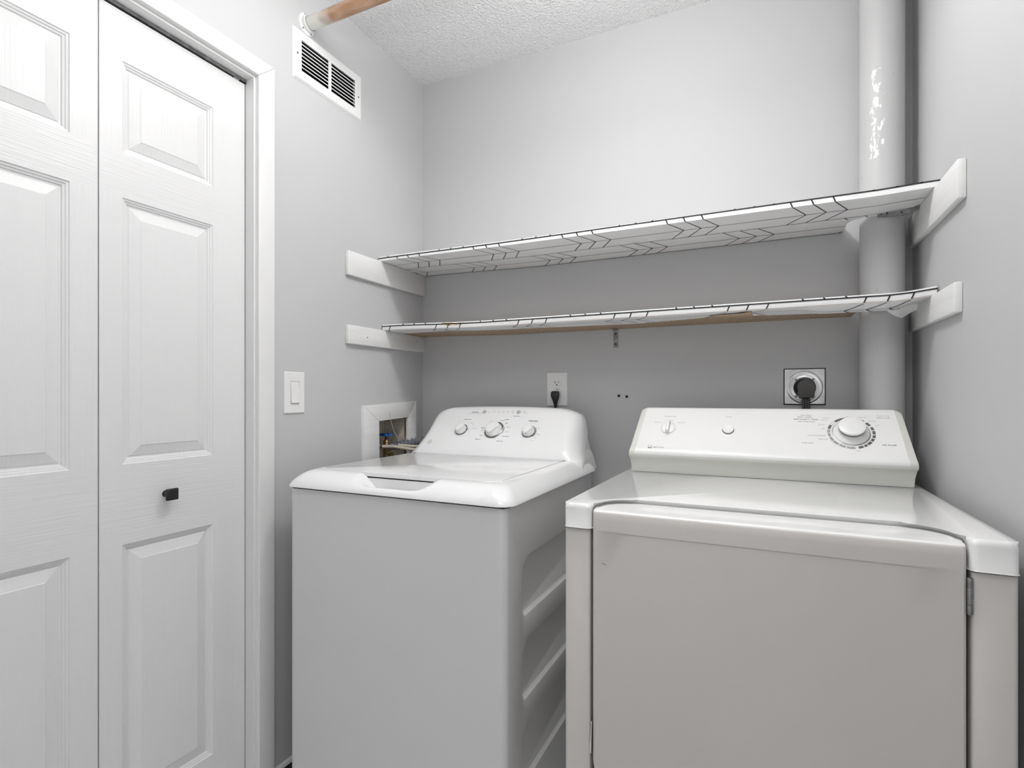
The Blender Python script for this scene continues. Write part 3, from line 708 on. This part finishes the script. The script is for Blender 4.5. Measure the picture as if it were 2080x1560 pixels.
# top deck
DX0, DX1, DYF, DYB = -1.250, -.530, 1.107, 1.829
sxm = lambda x: 1-smooth01((abs(x+.885)-.062)/.074)
def zprof(d): 
    P_ = [(0, .9000), (.001, .9045), (.005, .9125), (.012, .9215), (.024, .9325), (.036, .9400), (.048, .9440), (.056, .9452), (.0645, .9455)]
    for (a, za), (b2, zb_) in zip(P_, P_[1:]):
        if d <= b2: return za+(zb_-za)*(d-a)/(b2-a)
    return P_[-1][1]
def zscoop(d):
    P_ = [(0, .9000), (.002, .908), (.006, .914), (.012, .9170), (.020, .9160), (.030, .9105), (.042, .9035), (.052, .900), (.07, .899)]
    for (a, za), (b2, zb_) in zip(P_, P_[1:]):
        if d <= b2: return za+(zb_-za)*(d-a)/(b2-a)
    return P_[-1][1]
def ring_pts(ins, n=90):
    """rounded rectangle sampled evenly, the same number of points for each inset"""
    x0_, x1_, y0_, y1_ = DX0+ins, DX1-ins, DYF+ins, DYB-ins; r_ = max(.012, .040-ins*.1); pts_ = []
    cs = ((x1_-r_, y0_+r_, -90), (x1_-r_, y1_-r_, 0), (x0_+r_, y1_-r_, 90), (x0_+r_, y0_+r_, 180))
    for q in range(4):
        cx, cy, a0 = cs[q]; nx_, ny_, _ = cs[(q+1) % 4]
        for i in range(9):
            a = R(a0+90*i/8); pts_.append((cx+r_*math.cos(a), cy+r_*math.sin(a)))
        a = R(a0+90); sx0, sy0 = cx+r_*math.cos(a), cy+r_*math.sin(a); ex, ey = nx_+r_*math.cos(a), ny_+r_*math.sin(a)
        for i in range(1, n): pts_.append((sx0+(ex-sx0)*i/n, sy0+(ey-sy0)*i/n))
    return pts_
bm = bmesh.new(); prev = None; first = None
for ins in (0, .0005, .002, .004, .007, .011, .015, .020, .026, .032, .038, .044, .050, .056, .061, .0640):
    cur = []
    for x, y in ring_pts(ins):
        S = sxm(x) if y < 1.3 else 0
        z = zprof(ins); z = z+(zscoop(ins)-z)*S; cur.append(bm.verts.new((x, y, z)))
    if prev: bridge(bm, prev, cur)
    else: first = cur
    prev = cur
last = []
for v_, (x, y) in zip(prev, ring_pts(.0650)):
    last.append(bm.verts.new((x, y, (.9455+(.897-.9455)*(sxm(x) if y < 1.3 else 0))-.004)))
bridge(bm, prev, last)
last2 = [bm.verts.new((x, y, .9315)) for x, y in ring_pts(.0670)]; bridge(bm, last, last2)
bm.faces.new(last2); bm.faces.new(first)
obj('top_deck', bm, M['enamel'], W, 78)
# lid
bm = bmesh.new()
lidl = rr(DX0+.0665, DX1-.0665, DYF+.0655, 1.6585, .03, 8, rs=(.035, .012, .012, .035))
extrude_poly(bm, lidl, .9355, .9462, bev_top=.0028, seg=3)
obj('lid', bm, M['enamel'], W, 40)
for x in (DX0+.064, DX1-.064):
    bm = bmesh.new(); lathe(bm, [(.004, 0), (.004, .006), (0, .0065)], 10, Matrix.Translation((x, 1.657, .9405))); obj('hinge', bm, M['dsteel'], W)
# console
def wcx(z, x, w_): return z-.011*((x+.885)/.33)**2*max(0, (z-.95)/.165)
yfz = lambda z: 1.70+(z-1.0)*.9
levels = [(.908, 1.664, .3465, .05), (.930, 1.662, .343, .05), (.9455, 1.6600, .338, .05), (.9505, 1.6625, .3335, .05)]
for z, hw, rr_ in ((.965, .327, .05), (.985, .321, .048), (1.005, .316, .046), (1.03, .312, .046), (1.055, .3085, .046), (1.075, .305, .046), (1.09, .300, .046), (1.100, .292, .044), (1.107, .280, .040), (1.1125, .262, .034)): levels.append((z, yfz(z), hw, rr_))
levels += [(1.1160, 1.8065, .245, .028), (1.1180, 1.813, .225, .022), (1.1185, 1.822, .20, .012)]
bm = bmesh.new(); prev = None
for li, (z, yf_, hw, rc_) in enumerate(levels):
    yb_ = 1.846 if z > 1.02 else 1.846-(1.02-z)*1.6
    yb_ = max(yb_, yf_+.03) if z < 1.11 else 1.84
    lpw = []
    ry = min(.7*(yb_-yf_), .085); rx = rc_
    nseg = 10
    for k in range(25): lpw.append((-.885-(hw-rx)+2*(hw-rx)*k/24, yf_))
    for k in range(1, nseg+1):
        a = R(-90+90*k/nseg); lpw.append((-.885+hw-rx+rx*math.cos(a), yf_+ry+ry*math.sin(a)))
    lpw.append((-.885+hw, yb_)); lpw.append((-.885-hw, yb_))
    for k in range(nseg):
        a = R(180+90*k/nseg); lpw.append((-.885-(hw-rx)+rx*math.cos(a), yf_+ry+ry*math.sin(a)))
    cur = [bm.verts.new((x, y, wcx(z, x, hw))) for x, y in lpw]
    if prev: bridge(bm, prev, cur)
    else: bm.faces.new(cur)
    prev = cur
bm.faces.new(prev)
con = obj('console', bm, M['enamel'], W, 50)
bm = bmesh.new(); prev = None
for z, hw in ((.903, .344), (.945, .332), (.97, .320), (1.03, .307), (1.085, .292)):
    cur = [bm.verts.new((-.885+a, b_, z)) for a, b_ in ((-hw, 1.72+(z-.925)*.7), (hw, 1.72+(z-.925)*.7), (hw, 1.847), (-hw, 1.847))]
    if prev: bridge(bm, prev, cur)
    else: bm.faces.new(cur)
    prev = cur
bm.faces.new(prev); obj('console_back', bm, M['cabinet'], W)
# printing and knobs on the console plane
wn = Vector((0, -1, .9)).normalized(); wd = Vector((0, .9, 1)).normalized()
wA = Vector((0, 1.70, 1.0))
def wpt(x, s_, h=0): return wA+Vector((x, 0, 0))+wd*s_+wn*h
def wm(x, s_, h=.0004, ang=0):
    return Matrix.Translation(wpt(x, s_, h)) @ Matrix((Vector((1, 0, 0)), wd, wn)).transposed().to_4x4() @ Matrix.Rotation(R(ang), 4, 'Z')
def knob_w(x, s_, r_, hgt):
    bm = bmesh.new(); mt = wm(x, s_, 0)
    lathe(bm, [(r_*1.05, 0), (r_*1.05, .002), (r_*.99, .0034)], 40, mt); k = obj('knob', bm, M['knobring'], W, 40)
    bm = bmesh.new()
    lathe(bm, [(r_*.95, .003), (r_*.93, .006), (r_*.86, .010), (r_*.80, hgt-.004), (r_*.77, hgt-.0015), (r_*.70, hgt), (r_*.35, hgt+.0008), (0, hgt+.001)], 48, Matrix.Identity(4))
    dd = Vector((.76, -.65, 0)).normalized()
    for v_ in bm.verts:
        if v_.co.z > .008:
            q = v_.co.dot(dd); f_ = min(1, (v_.co.z-.008)/(hgt-.012)); lim = r_*(.80-.28*f_)
            if q > lim: v_.co -= dd*(q-lim)
    bmesh.ops.transform(bm, matrix=mt, verts=bm.verts); obj('knob_cap', bm, M['plastic'], k, 45)
    # dark printed arc
    def arc(r1, r2, a0, a1, m_):
        bm = bmesh.new(); prev = None
        for i in range(17):
            a = R(a0+(a1-a0)*i/16); cur = (bm.verts.new(mt @ Vector((r1*math.cos(a), r1*math.sin(a), .0005))), bm.verts.new(mt @ Vector((r2*math.cos(a), r2*math.sin(a), .0005))))
            if prev: bm.faces.new((prev[0], prev[1], cur[1], cur[0]))
            prev = cur
        obj('printed_arc', bm, m_, con)
    return arc
a1 = knob_w(-1.0262, .042, .0232, .021); a1(.0245, .0265, 45, 82, M['print']); a1(.0265, .0285, 0, 12, M['print'])
a2_ = knob_w(-.8905, .0455, .0335, .024); a2_(.036, .0385, 95, 135, M['print']); a2_(.036, .0385, 25, 82, M['print']); a2_(.037, .0405, -20, 22, M['printl']); a2_(.0355, .038, 195, 300, M['printl'])
a3 = knob_w(-.7518, .0425, .0240, .021); a3(.0252, .0272, 60, 130, M['print']); a3(.0265, .029, -50, 50, M['printl'])
for x, s_ in ((-.9605, .1305), (-.8180, .1320)):
    bm = bmesh.new(); lathe(bm, [(.0078, 0), (.0078, .001), (.0062, .002), (0, .0024)], 24, wm(x, s_, 0)); obj('button', bm, M['gbtn'], W, 40)
def wt(body, x, s_, size, m_='print', align='CENTER', bold=0): text(body, size, wm(x, s_), M[m_], con, align=align, bold=bold)
wt('Deep Rinse', -.9985, .1290, .0062, bold=.00008)
for i, t_ in enumerate(('Fill', 'Soak', 'Wash', 'Rinse', 'Spin')):
    x = -.9180+.0192*i; wt(t_, x, .1345, .0042, 'printl')
    bm = bmesh.new(); lathe(bm, [(.0011, 0), (.0011, .0003)], 8, wm(x-.001, .1285)); obj('indicator_light', bm, M['print'], con)
bm = bmesh.new(); lathe(bm, [(.0015, 0), (.0015, .0003)], 8, wm(-.940, .129)); obj('indicator_light', bm, M['print'], con)
wt('Start', -.800, .1350, .0046, align='LEFT'); wt('Lid Locked', -.800, .1275, .0044, 'printl', align='LEFT'); wt('Start / Pause', -.820, .1130, .0052)
wt('Water Level', -1.0175, .0925, .0062); wt('Small', -.9985, .0765, .0045, 'printl', 'LEFT'); wt('Med', -.988, .0660, .0045, 'printl', 'LEFT'); wt('PreciseFill', -.984, .0510, .0048, 'printl', 'LEFT')
wt('Whites', -.930, .0535, .0058, align='RIGHT', bold=.0001); wt('Heavy', -.930, .0440, .0048, align='RIGHT'); wt('Light', -.930, .0195, .0048, align='RIGHT'); wt('Bulky Items', -.930, .0015, .0048, align='RIGHT'); wt('Off', -.913, .0870, .0045, align='RIGHT')
wt('Normal', -.880, .0900, .0050, align='LEFT'); wt('Colors', -.862, .0955, .0058, align='LEFT', bold=.0001); wt('Light', -.855, .0790, .0048, align='LEFT'); wt('Delicates', -.8465, .0610, .0050, 'printl', 'LEFT'); wt('Casuals', -.844, .0400, .0048, 'printl', 'LEFT'); wt('Speed Wash', -.849, .0190, .0052, align='LEFT'); wt('Rinse & Spin', -.864, -.0030, .0052, align='LEFT')
wt('Temperature', -.7490, .0925, .0068, bold=.0001); wt('Hot', -.7230, .0610, .0046, 'printl', 'LEFT'); wt('Warm', -.7180, .0330, .0046, 'printl', 'LEFT'); wt('Cool', -.7250, .0170, .0046, 'printl', 'LEFT'); wt('Cold', -.7350, .0050, .0046, 'printl', 'LEFT')
bm = bmesh.new(); box(bm, -1.032, -.970, -.00015, .00015, 0, .0002); bmesh.ops.transform(bm, matrix=Matrix((( 1, 0, 0, 0), (0, 1, 0, 0), (0, 0, 1, 0), (0, 0, 0, 1))), verts=bm.verts)
for v_ in bm.verts: v_.co = wpt(v_.co.x, .1215+v_.co.y*2, v_.co.z+.0003)
obj('printed_line', bm, M['printl'], con)
# round emblem
bm = bmesh.new(); mt = wm(-1.1390, -.0195, .0003, 10)
for r1, r2 in ((.0076, .0090),):
    A_ = [bm.verts.new(mt @ Vector((r1*math.cos(2*PI*k/32), r1*math.sin(2*PI*k/32), .0003))) for k in range(32)]; B_ = [bm.verts.new(mt @ Vector((r2*math.cos(2*PI*k/32), r2*math.sin(2*PI*k/32), .0003))) for k in range(32)]; bridge(bm, A_, B_)
bd = obj('emblem', bm, M['printl'], con)
text('GE', .0078, wm(-1.1390, -.0195, .0005, 0), M['printl'], con)

# ================================================================ DRYER
D = thing('clothes_dryer', 'off-white clothes dryer with large round timer dial, against the right wall', 'dryer', (-.017, 1.45, 0))
dx0, dx1 = -.3955, .3635
GX0, GX1 = -.3385, .3035
bm = bmesh.new(); yfr = 1.1065
lpd = [(dx0+.006, yfr)]; r_ = .006
outl = rr(dx0, dx1, yfr, 1.79, .008, 4)
# U-shaped plan: columns left and right of a recessed bay
plan = []
for (cx, cy, a0) in ((dx0+.008, yfr+.008, 180),):
    for i in range(5): a = R(a0+90*i/4); plan.append((cx+.008*math.cos(a), cy+.008*math.sin(a)))
plan += [(GX0-.004, yfr), (GX0-.001, yfr+.002), (GX0, yfr+.006), (GX0, yfr+.035), (GX1, yfr+.035), (GX1, yfr+.006), (GX1+.001, yfr+.002), (GX1+.004, yfr)]
for i in range(5): a = R(-90+90*i/4); plan.append((dx1-.008+.008*math.cos(a), yfr+.008+.008*math.sin(a)))
plan += [(dx1, 1.79), (dx0, 1.79)]
extrude_poly(bm, plan, .02, .8725, bev_top=.002, seg=2)
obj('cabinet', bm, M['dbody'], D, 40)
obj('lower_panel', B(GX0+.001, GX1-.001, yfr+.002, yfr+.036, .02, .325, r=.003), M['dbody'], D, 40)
obj('gasket', B(GX0+.002, GX1-.002, yfr+.02, yfr+.034, .34, .874), M['dark'], D)
# door with folded top edge and crease
dX0, dX1, dzb, dzt = -.3320, .2965, .3300, .9165
bm = bmesh.new(); cols = [dX0+.0001, dX0+.004, dX0+.010, dX0+.022, dX0+.045, dX0+.08] + [dX0+.08+(dX1-dX0-.16)*k/10 for k in range(1, 10)] + [dX1-.08, dX1-.045, dX1-.022, dX1-.010, dX1-.004, dX1-.0001]
def crease(x): return .0022*smooth01((x-dX0-.012)/.02)*smooth01((dX1-.03-x)/.02)
prof = [(0, dzb+.004), (0, .40), (0, .60), (0, .80), (0, .8700), (1, .8725), (1, .8760), (1, .8960)]
prev = None; yd = 1.1035
for x in cols:
    ex = min(x-dX0, dX1-x); back = .004*(1-min(1, ex/.004)**.5) if ex < .004 else 0
    row = []
    cb = 0 if ex > .055 else (.055-math.sqrt(max(0, .055**2-(.055-ex)**2)))
    row.append((x, yd+.028, dzb+cb))
    for k, z in prof:
        if z < dzb+.03: z = dzb+cb+.002
        row.append((x, yd+back+(crease(x) if k == 0 else 0)*1.0, z))
    for a in (20, 45, 70, 90): row.append((x, yd+back+.010-.010*math.cos(R(a)), .9060+.010*math.sin(R(a))))
    row.append((x, 1.15, .9175)); row.append((x, 1.1965, .9185)); row.append((x, 1.1965, .90)); row.append((x, yd+.028, .90))
    cur = [bm.verts.new(p) for p in row]
    if prev:
        for i in range(len(cur)-1): bm.faces.new((prev[i], prev[i+1], cur[i+1], cur[i]))
        bm.faces.new((prev[-1], prev[0], cur[0], cur[-1]))
    else: bm.faces.new(cur)
    prev = cur
bm.faces.new(prev)
# clip the top flange's rear corners to the rounded notch
for v_ in bm.verts:
    if v_.co.y > 1.16:
        ex = min(v_.co.x-dX0, dX1-v_.co.x)
        if ex < .075: v_.co.y = min(v_.co.y, 1.1965-(.075-math.sqrt(max(0, .075**2-(.075-ex)**2))))
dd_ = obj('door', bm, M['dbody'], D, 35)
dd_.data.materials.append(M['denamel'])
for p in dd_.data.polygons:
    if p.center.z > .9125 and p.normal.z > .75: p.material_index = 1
bm = bmesh.new(); tube(bm, [(-.3125, yd-.0001, .8045), (-.3075, yd-.0001, .8055), (-.302, yd-.0001, .8025)], .0004, 5); obj('scratch', bm, M['print'], dd_)
# top panel with rounded notch
nt_ = []
ny_ = 1.2005; q = .078
nt_ += [(dx0-.0005, 1.792)]
for i in range(6): a = R(180+90*i/5); nt_.append((dx0-.0005+.012+.012*math.cos(a), 1.1015+.012+.012*math.sin(a)))
for i in range(5): a = R(-90+90*i/4); nt_.append((GX0+.003-.012+.012*math.cos(a), 1.1015+.012+.012*math.sin(a)))
for i in range(9): a = R(180-90*i/8); nt_.append((GX0+.003+q+q*math.cos(a), ny_-q+q*math.sin(a)))
for i in range(9): a = R(90-90*i/8); nt_.append((GX1-.003-q+q*math.cos(a), ny_-q+q*math.sin(a)))
for i in range(5): a = R(180+90*i/4); nt_.append((GX1-.003+.012+.012*math.cos(a), 1.1015+.012+.012*math.sin(a)))
for i in range(6): a = R(-90+90*i/5); nt_.append((dx1+.0005-.012+.012*math.cos(a), 1.1015+.012+.012*math.sin(a)))
nt_ += [(dx1+.0005, 1.792)]
bm = bmesh.new(); extrude_poly(bm, nt_, .8755, .9270, bev_top=.011, bev_bot=.0015, seg=5)
obj('top_panel', bm, M['denamel'], D, 45)
# console
cy0, cz0 = 1.632, .993
dn = Vector((0, -.122, .118)).normalized(); dd = Vector((0, .118, .122)).normalized(); dA = Vector((0, cy0, cz0))
prof = [(1.652, .9275), (1.650, .950), (1.645, .966), (1.640, .9715), (1.6315, .975), (1.629, .981), (1.6295, .987), (1.632, .993), (1.641, 1.0023), (1.75-.006, 1.115-.0060), (1.750, 1.1165), (1.757, 1.1195), (1.775, 1.120), (1.79, 1.112), (1.79, .9275)]
def con_w(z):   # outer half edges (left, right) as the console narrows to the top
    t = (z-.9275)/(1.12-.9275); bulge = .0075*math.exp(-((z-.985)/.03)**2)
    return (-.372-.0035*smooth01(t*4)+.0125*t-bulge*.6+.002*t, .3395+.0035*smooth01(t*4)-.0110*t+bulge*.6)
def con_shell(xa_off, xb_off, name, m_, ext=0, profile=None, rnd=True):
    bm = bmesh.new(); prev = None; K = 40
    for k in range(K+1):
        cur = []
        for (y, z) in profile or prof:
            l_, r2 = con_w(z); x = (l_+.03*(k/12)**1.5) if k <= 12 else ((r2-.03*((K-k)/12)**1.5) if k >= K-12 else l_+.03+(r2-l_-.06)*(k-12)/(K-24))
            zz = z
            e = min(x-l_, r2-x)
            cur.append(bm.verts.new((x, y, zz)))
        if prev: bridge(bm, prev, cur)
        else: bm.faces.new(cur)
        prev = cur
    bm.faces.new(prev)
    if rnd:
        for v_ in bm.verts:   # round the top corners
            l_, r2 = con_w(v_.co.z); e = min(v_.co.x-l_, r2-v_.co.x)
    return obj(name, bm, m_, D, 35)
base_c = con_shell(0, 0, 'console_base', M['dbase'])
# round off the ends (corner at the top)
for v_ in base_c.data.vertices:
    if v_.co.z > 1.09:
        l_, r2 = con_w(1.09); 
        c = v_.co
        for cx, sgn in ((l_+.021, -1), (r2-.021, 1)):
            if (c.x-cx)*sgn > 0:
                f_ = (c.x-cx)*sgn/.026; c.z = 1.09+(c.z-1.09)*math.sqrt(max(0, 1-min(1, f_)**2*.85))
face_prof = [(1.6435, .9735), (1.6350, .9755), (1.6300, .9795), (1.6280, .9850), (1.6288, .9905), (1.6325, .9965), (1.6402, 1.0030), (1.7432, 1.1100), (1.7490, 1.1172), (1.7560, 1.1202), (1.772, 1.1206), (1.772, 1.00)]
bm = bmesh.new(); prev = None
for k in range(3):
    cur = []
    for y, z in face_prof:
        l_, r2 = con_w(z); l_ += .0165; r2 -= .0165; cur.append(bm.verts.new((l_+(r2-l_)*k/2, y, z)))
    if prev: bridge(bm, prev, cur)
    else: bm.faces.new(cur)
    prev = cur
bm.faces.new(prev); dface = obj('control_panel', bm, M['denamel'], D, 70)
def dpt(x, s_, h=0): return dA+Vector((x, 0, 0))+dd*s_+dn*h
def dm(x, s_, h=.0014, ang=0): return Matrix.Translation(dpt(x, s_, h)) @ Matrix((Vector((1, 0, 0)), dd, dn)).transposed().to_4x4() @ Matrix.Rotation(R(ang), 4, 'Z')
def dt(body, x, s_, size, m_='printl', align='CENTER', bold=0): text(body, size, dm(x, s_), M[m_], dface, align=align, bold=bold)
def darc(x, s_, r1, r2, a0, a1, m_, n=14):
    bm = bmesh.new(); mt = dm(x, s_); prev = None
    for i in range(n+1):
        a = R(a0+(a1-a0)*i/n); cur = (bm.verts.new(mt @ Vector((r1*math.cos(a), r1*math.sin(a), .0001))), bm.verts.new(mt @ Vector((r2*math.cos(a), r2*math.sin(a), .0001))))
        if prev: bm.faces.new((prev[0], prev[1], cur[1], cur[0]))
        prev = cur
    return obj('printed_arc', bm, m_, dface)
kx, ks = .2090, .0905
for a0, a1_, m_ in ((94, 132, 'print'), (150, 166, 'print'), (52, 88, 'print'), (30, 44, 'print'), (12, 24, 'print'), (-4, 9, 'print'), (-18, -7, 'print'), (-32, -21, 'print'), (-48, -35, 'print'), (-60, -51, 'print'), (-76, -63, 'print'),
                    (169, 182, 'printl'), (184, 196, 'printl'), (199, 214, 'printl'), (216, 232, 'printl'), (235, 252, 'printl'), (255, 276, 'printl')):
    w_ = .0022 if a0 == 52 else .0068
    darc(kx, ks, .0555-w_, .0555, a0, a1_, M[m_])
darc(kx, ks, .0487, .0494, 132, 152, M['print']); darc(kx, ks, .0548, .0555, 132, 152, M['print']); darc(kx, ks, .0490, .0496, 44, 80, M['printl'])
bm = bmesh.new(); lathe(bm, [(.0445, 0), (.0445, .001), (.0433, .0015)], 56, dm(kx, ks, .0008)); kd = obj('knob', bm, M['dsteel'], D, 40)
bm = bmesh.new(); lathe(bm, [(.0425, .001), (.0425, .0035), (.041, .005), (.034, .0075), (.0285, .012), (.0265, .018), (.0265, .022)], 56, dm(kx, ks, .0008)); obj('skirt', bm, M['plastic'], kd, 45)
bm = bmesh.new(); lathe(bm, [(.0265, .0175), (.0308, .0185), (.0315, .0245)], 56, dm(kx, ks, .0008)); obj('grip_band', bm, M['band'], kd, 45)
bm = bmesh.new(); lathe(bm, [(.0312, .0245), (.0318, .0275), (.0308, .0300), (.027, .0315), (.014, .0325), (0, .0328)], 56, dm(kx, ks, .0008)); obj('knob_cap', bm, M['plastic'], kd, 45)
bm = bmesh.new(); lathe(bm, [(.0012, 0), (.0012, .0003)], 8, dm(kx+.036, ks+.014, .0095)); obj('pointer_dot', bm, M['print'], kd)
# temperature selector
tx, ts = -.2700, .0915
bm = bmesh.new(); lathe(bm, [(.0220, 0), (.0220, .003), (.0200, .0045), (.012, .005)], 40, dm(tx, ts, .0008)); k1 = obj('knob', bm, M['plastic'], D, 40)
bm = bmesh.new(); box(bm, -.0062, .0062, -.0215, .0215, .003, .0175, r=.003)
for v_ in bm.verts:
    if v_.co.z > .01: v_.co.x *= .72
bmesh.ops.transform(bm, matrix=dm(tx, ts, .0008), verts=bm.verts); obj('handle', bm, M['plastic'], k1, 40)
darc(tx, ts, .0228, .0240, 40, 72, M['printl']); darc(tx, ts, .0228, .0240, 108, 140, M['printl'])
dt('TEMPERATURE', tx+.001, .1390, .0056); dt('LOW', tx+.006, .1215, .0046); dt('REGULAR', tx-.0215, .1140, .0050, 'printl', 'RIGHT'); dt('DELICATE', tx+.0255, .1140, .0050, 'printl', 'LEFT')
bm = bmesh.new(); lathe(bm, [(.0012, 0), (.0012, .0002)], 8, dm(tx-.001, .1210)); obj('indicator_dot', bm, M['print'], dface)
# start button
bm = bmesh.new(); lathe(bm, [(.0166, 0), (.0166, .0008)], 36, dm(-.0985, .0895, .0008)); bb_ = obj('button', bm, M['grubber'], D, 40)
bm = bmesh.new(); lathe(bm, [(.0152, 0), (.0152, .0045), (.0140, .0055), (.006, .0048), (0, .0046)], 36, dm(-.0985, .0905, .0008)); obj('button_cap', bm, M['plastic'], bb_, 40)
dt('START', -.0975, .1405, .0056)
# emblem and words
bm = bmesh.new(); mt = dm(-.3150, .0140, .0016)
def q4(x0_, x1_, y0_, y1_): bm.faces.new([bm.verts.new(mt @ Vector(p)) for p in ((x0_, y0_, 0), (x1_, y0_, 0), (x1_, y1_, 0), (x0_, y1_, 0))])
q4(-.0055, -.0045, -.003, .0055); q4(.0045, .0055, -.003, .0055); q4(-.0055, .0055, .0048, .0055); q4(-.0055, .0055, -.0045, -.0015)
obj('emblem', bm, M['print'], dface)
dt('MAYTAG', -.2900, .0140, .0078, bold=.0001)
dt('Auto Dry', .1045, .1520, .0066, 'print'); dt('EASY CARE -', .1030, .1445, .0070, 'print'); dt('PERMANENT PRESS', .1040, .1360, .0072, 'print'); dt('with Press Care', .1045, .1280, .0066, 'print')
dt('TIME DRY', .1047, .0500, .0072); dt('Auto Dry', .2875, .1530, .0072); dt('REGULAR', .2875, .1455, .0070); dt('AIR FLUFF', .2900, .0515, .0072, 'print')
dt('OFF', .2210, .0290, .0050); dt('OFF', .2680, .1185, .0046, 'printl', 'LEFT'); dt('OFF', .1480, .1030, .0046, 'printl', 'RIGHT'); dt('OFF', .2050, .1490, .0044)
dt('MORE DRY', .1660, .1425, .0044, 'printl', 'RIGHT'); dt('NORMAL', .1580, .1350, .0044, 'printl', 'RIGHT'); dt('LESS DRY', .1500, .1170, .0044, 'printl', 'RIGHT')
dt('MORE DRY', .2300, .1465, .0044, 'printl', 'LEFT'); dt('LESS DRY', .2520, .1335, .0044, 'printl', 'LEFT'); dt('WRINKLE RELEASE', .1490, .0780, .0052, 'printl', 'RIGHT'); dt('DAMP DRY', .1550, .0650, .0050, 'printl', 'RIGHT')
# hinges in the door gap
bm = bmesh.new(); x_ = .3005
for z_0, z_1 in ((.848, .8635), (.8195, .8475), (.8035, .819)): lathe(bm, [(.0032, z_0), (.0036, z_0+.0008), (.0036, z_1-.0008), (.0032, z_1)], 14, Matrix.Translation((x_, 1.1045, 0)))
box(bm, x_, x_+.0045, 1.1035, 1.106, .8045, .8630)
obj('hinge', bm, M['dsteel'], D, 40)
bm = bmesh.new(); box(bm, -.3372, -.3345, 1.104, 1.112, .397, .466, rot=Matrix.Rotation(R(1.5), 3, 'Y')); obj('latch_plate', bm, M['steel'], D)
for x in (dx0+.05, dx1-.05):
    for y in (1.16, 1.74):
        bm = bmesh.new(); lathe(bm, [(.02, 0), (.02, .012), (.01, .014), (.01, .022)], 16, Matrix.Translation((x, y, 0))); obj('foot', bm, M['rubber'], D, 40)
bpy.context.view_layer.update()
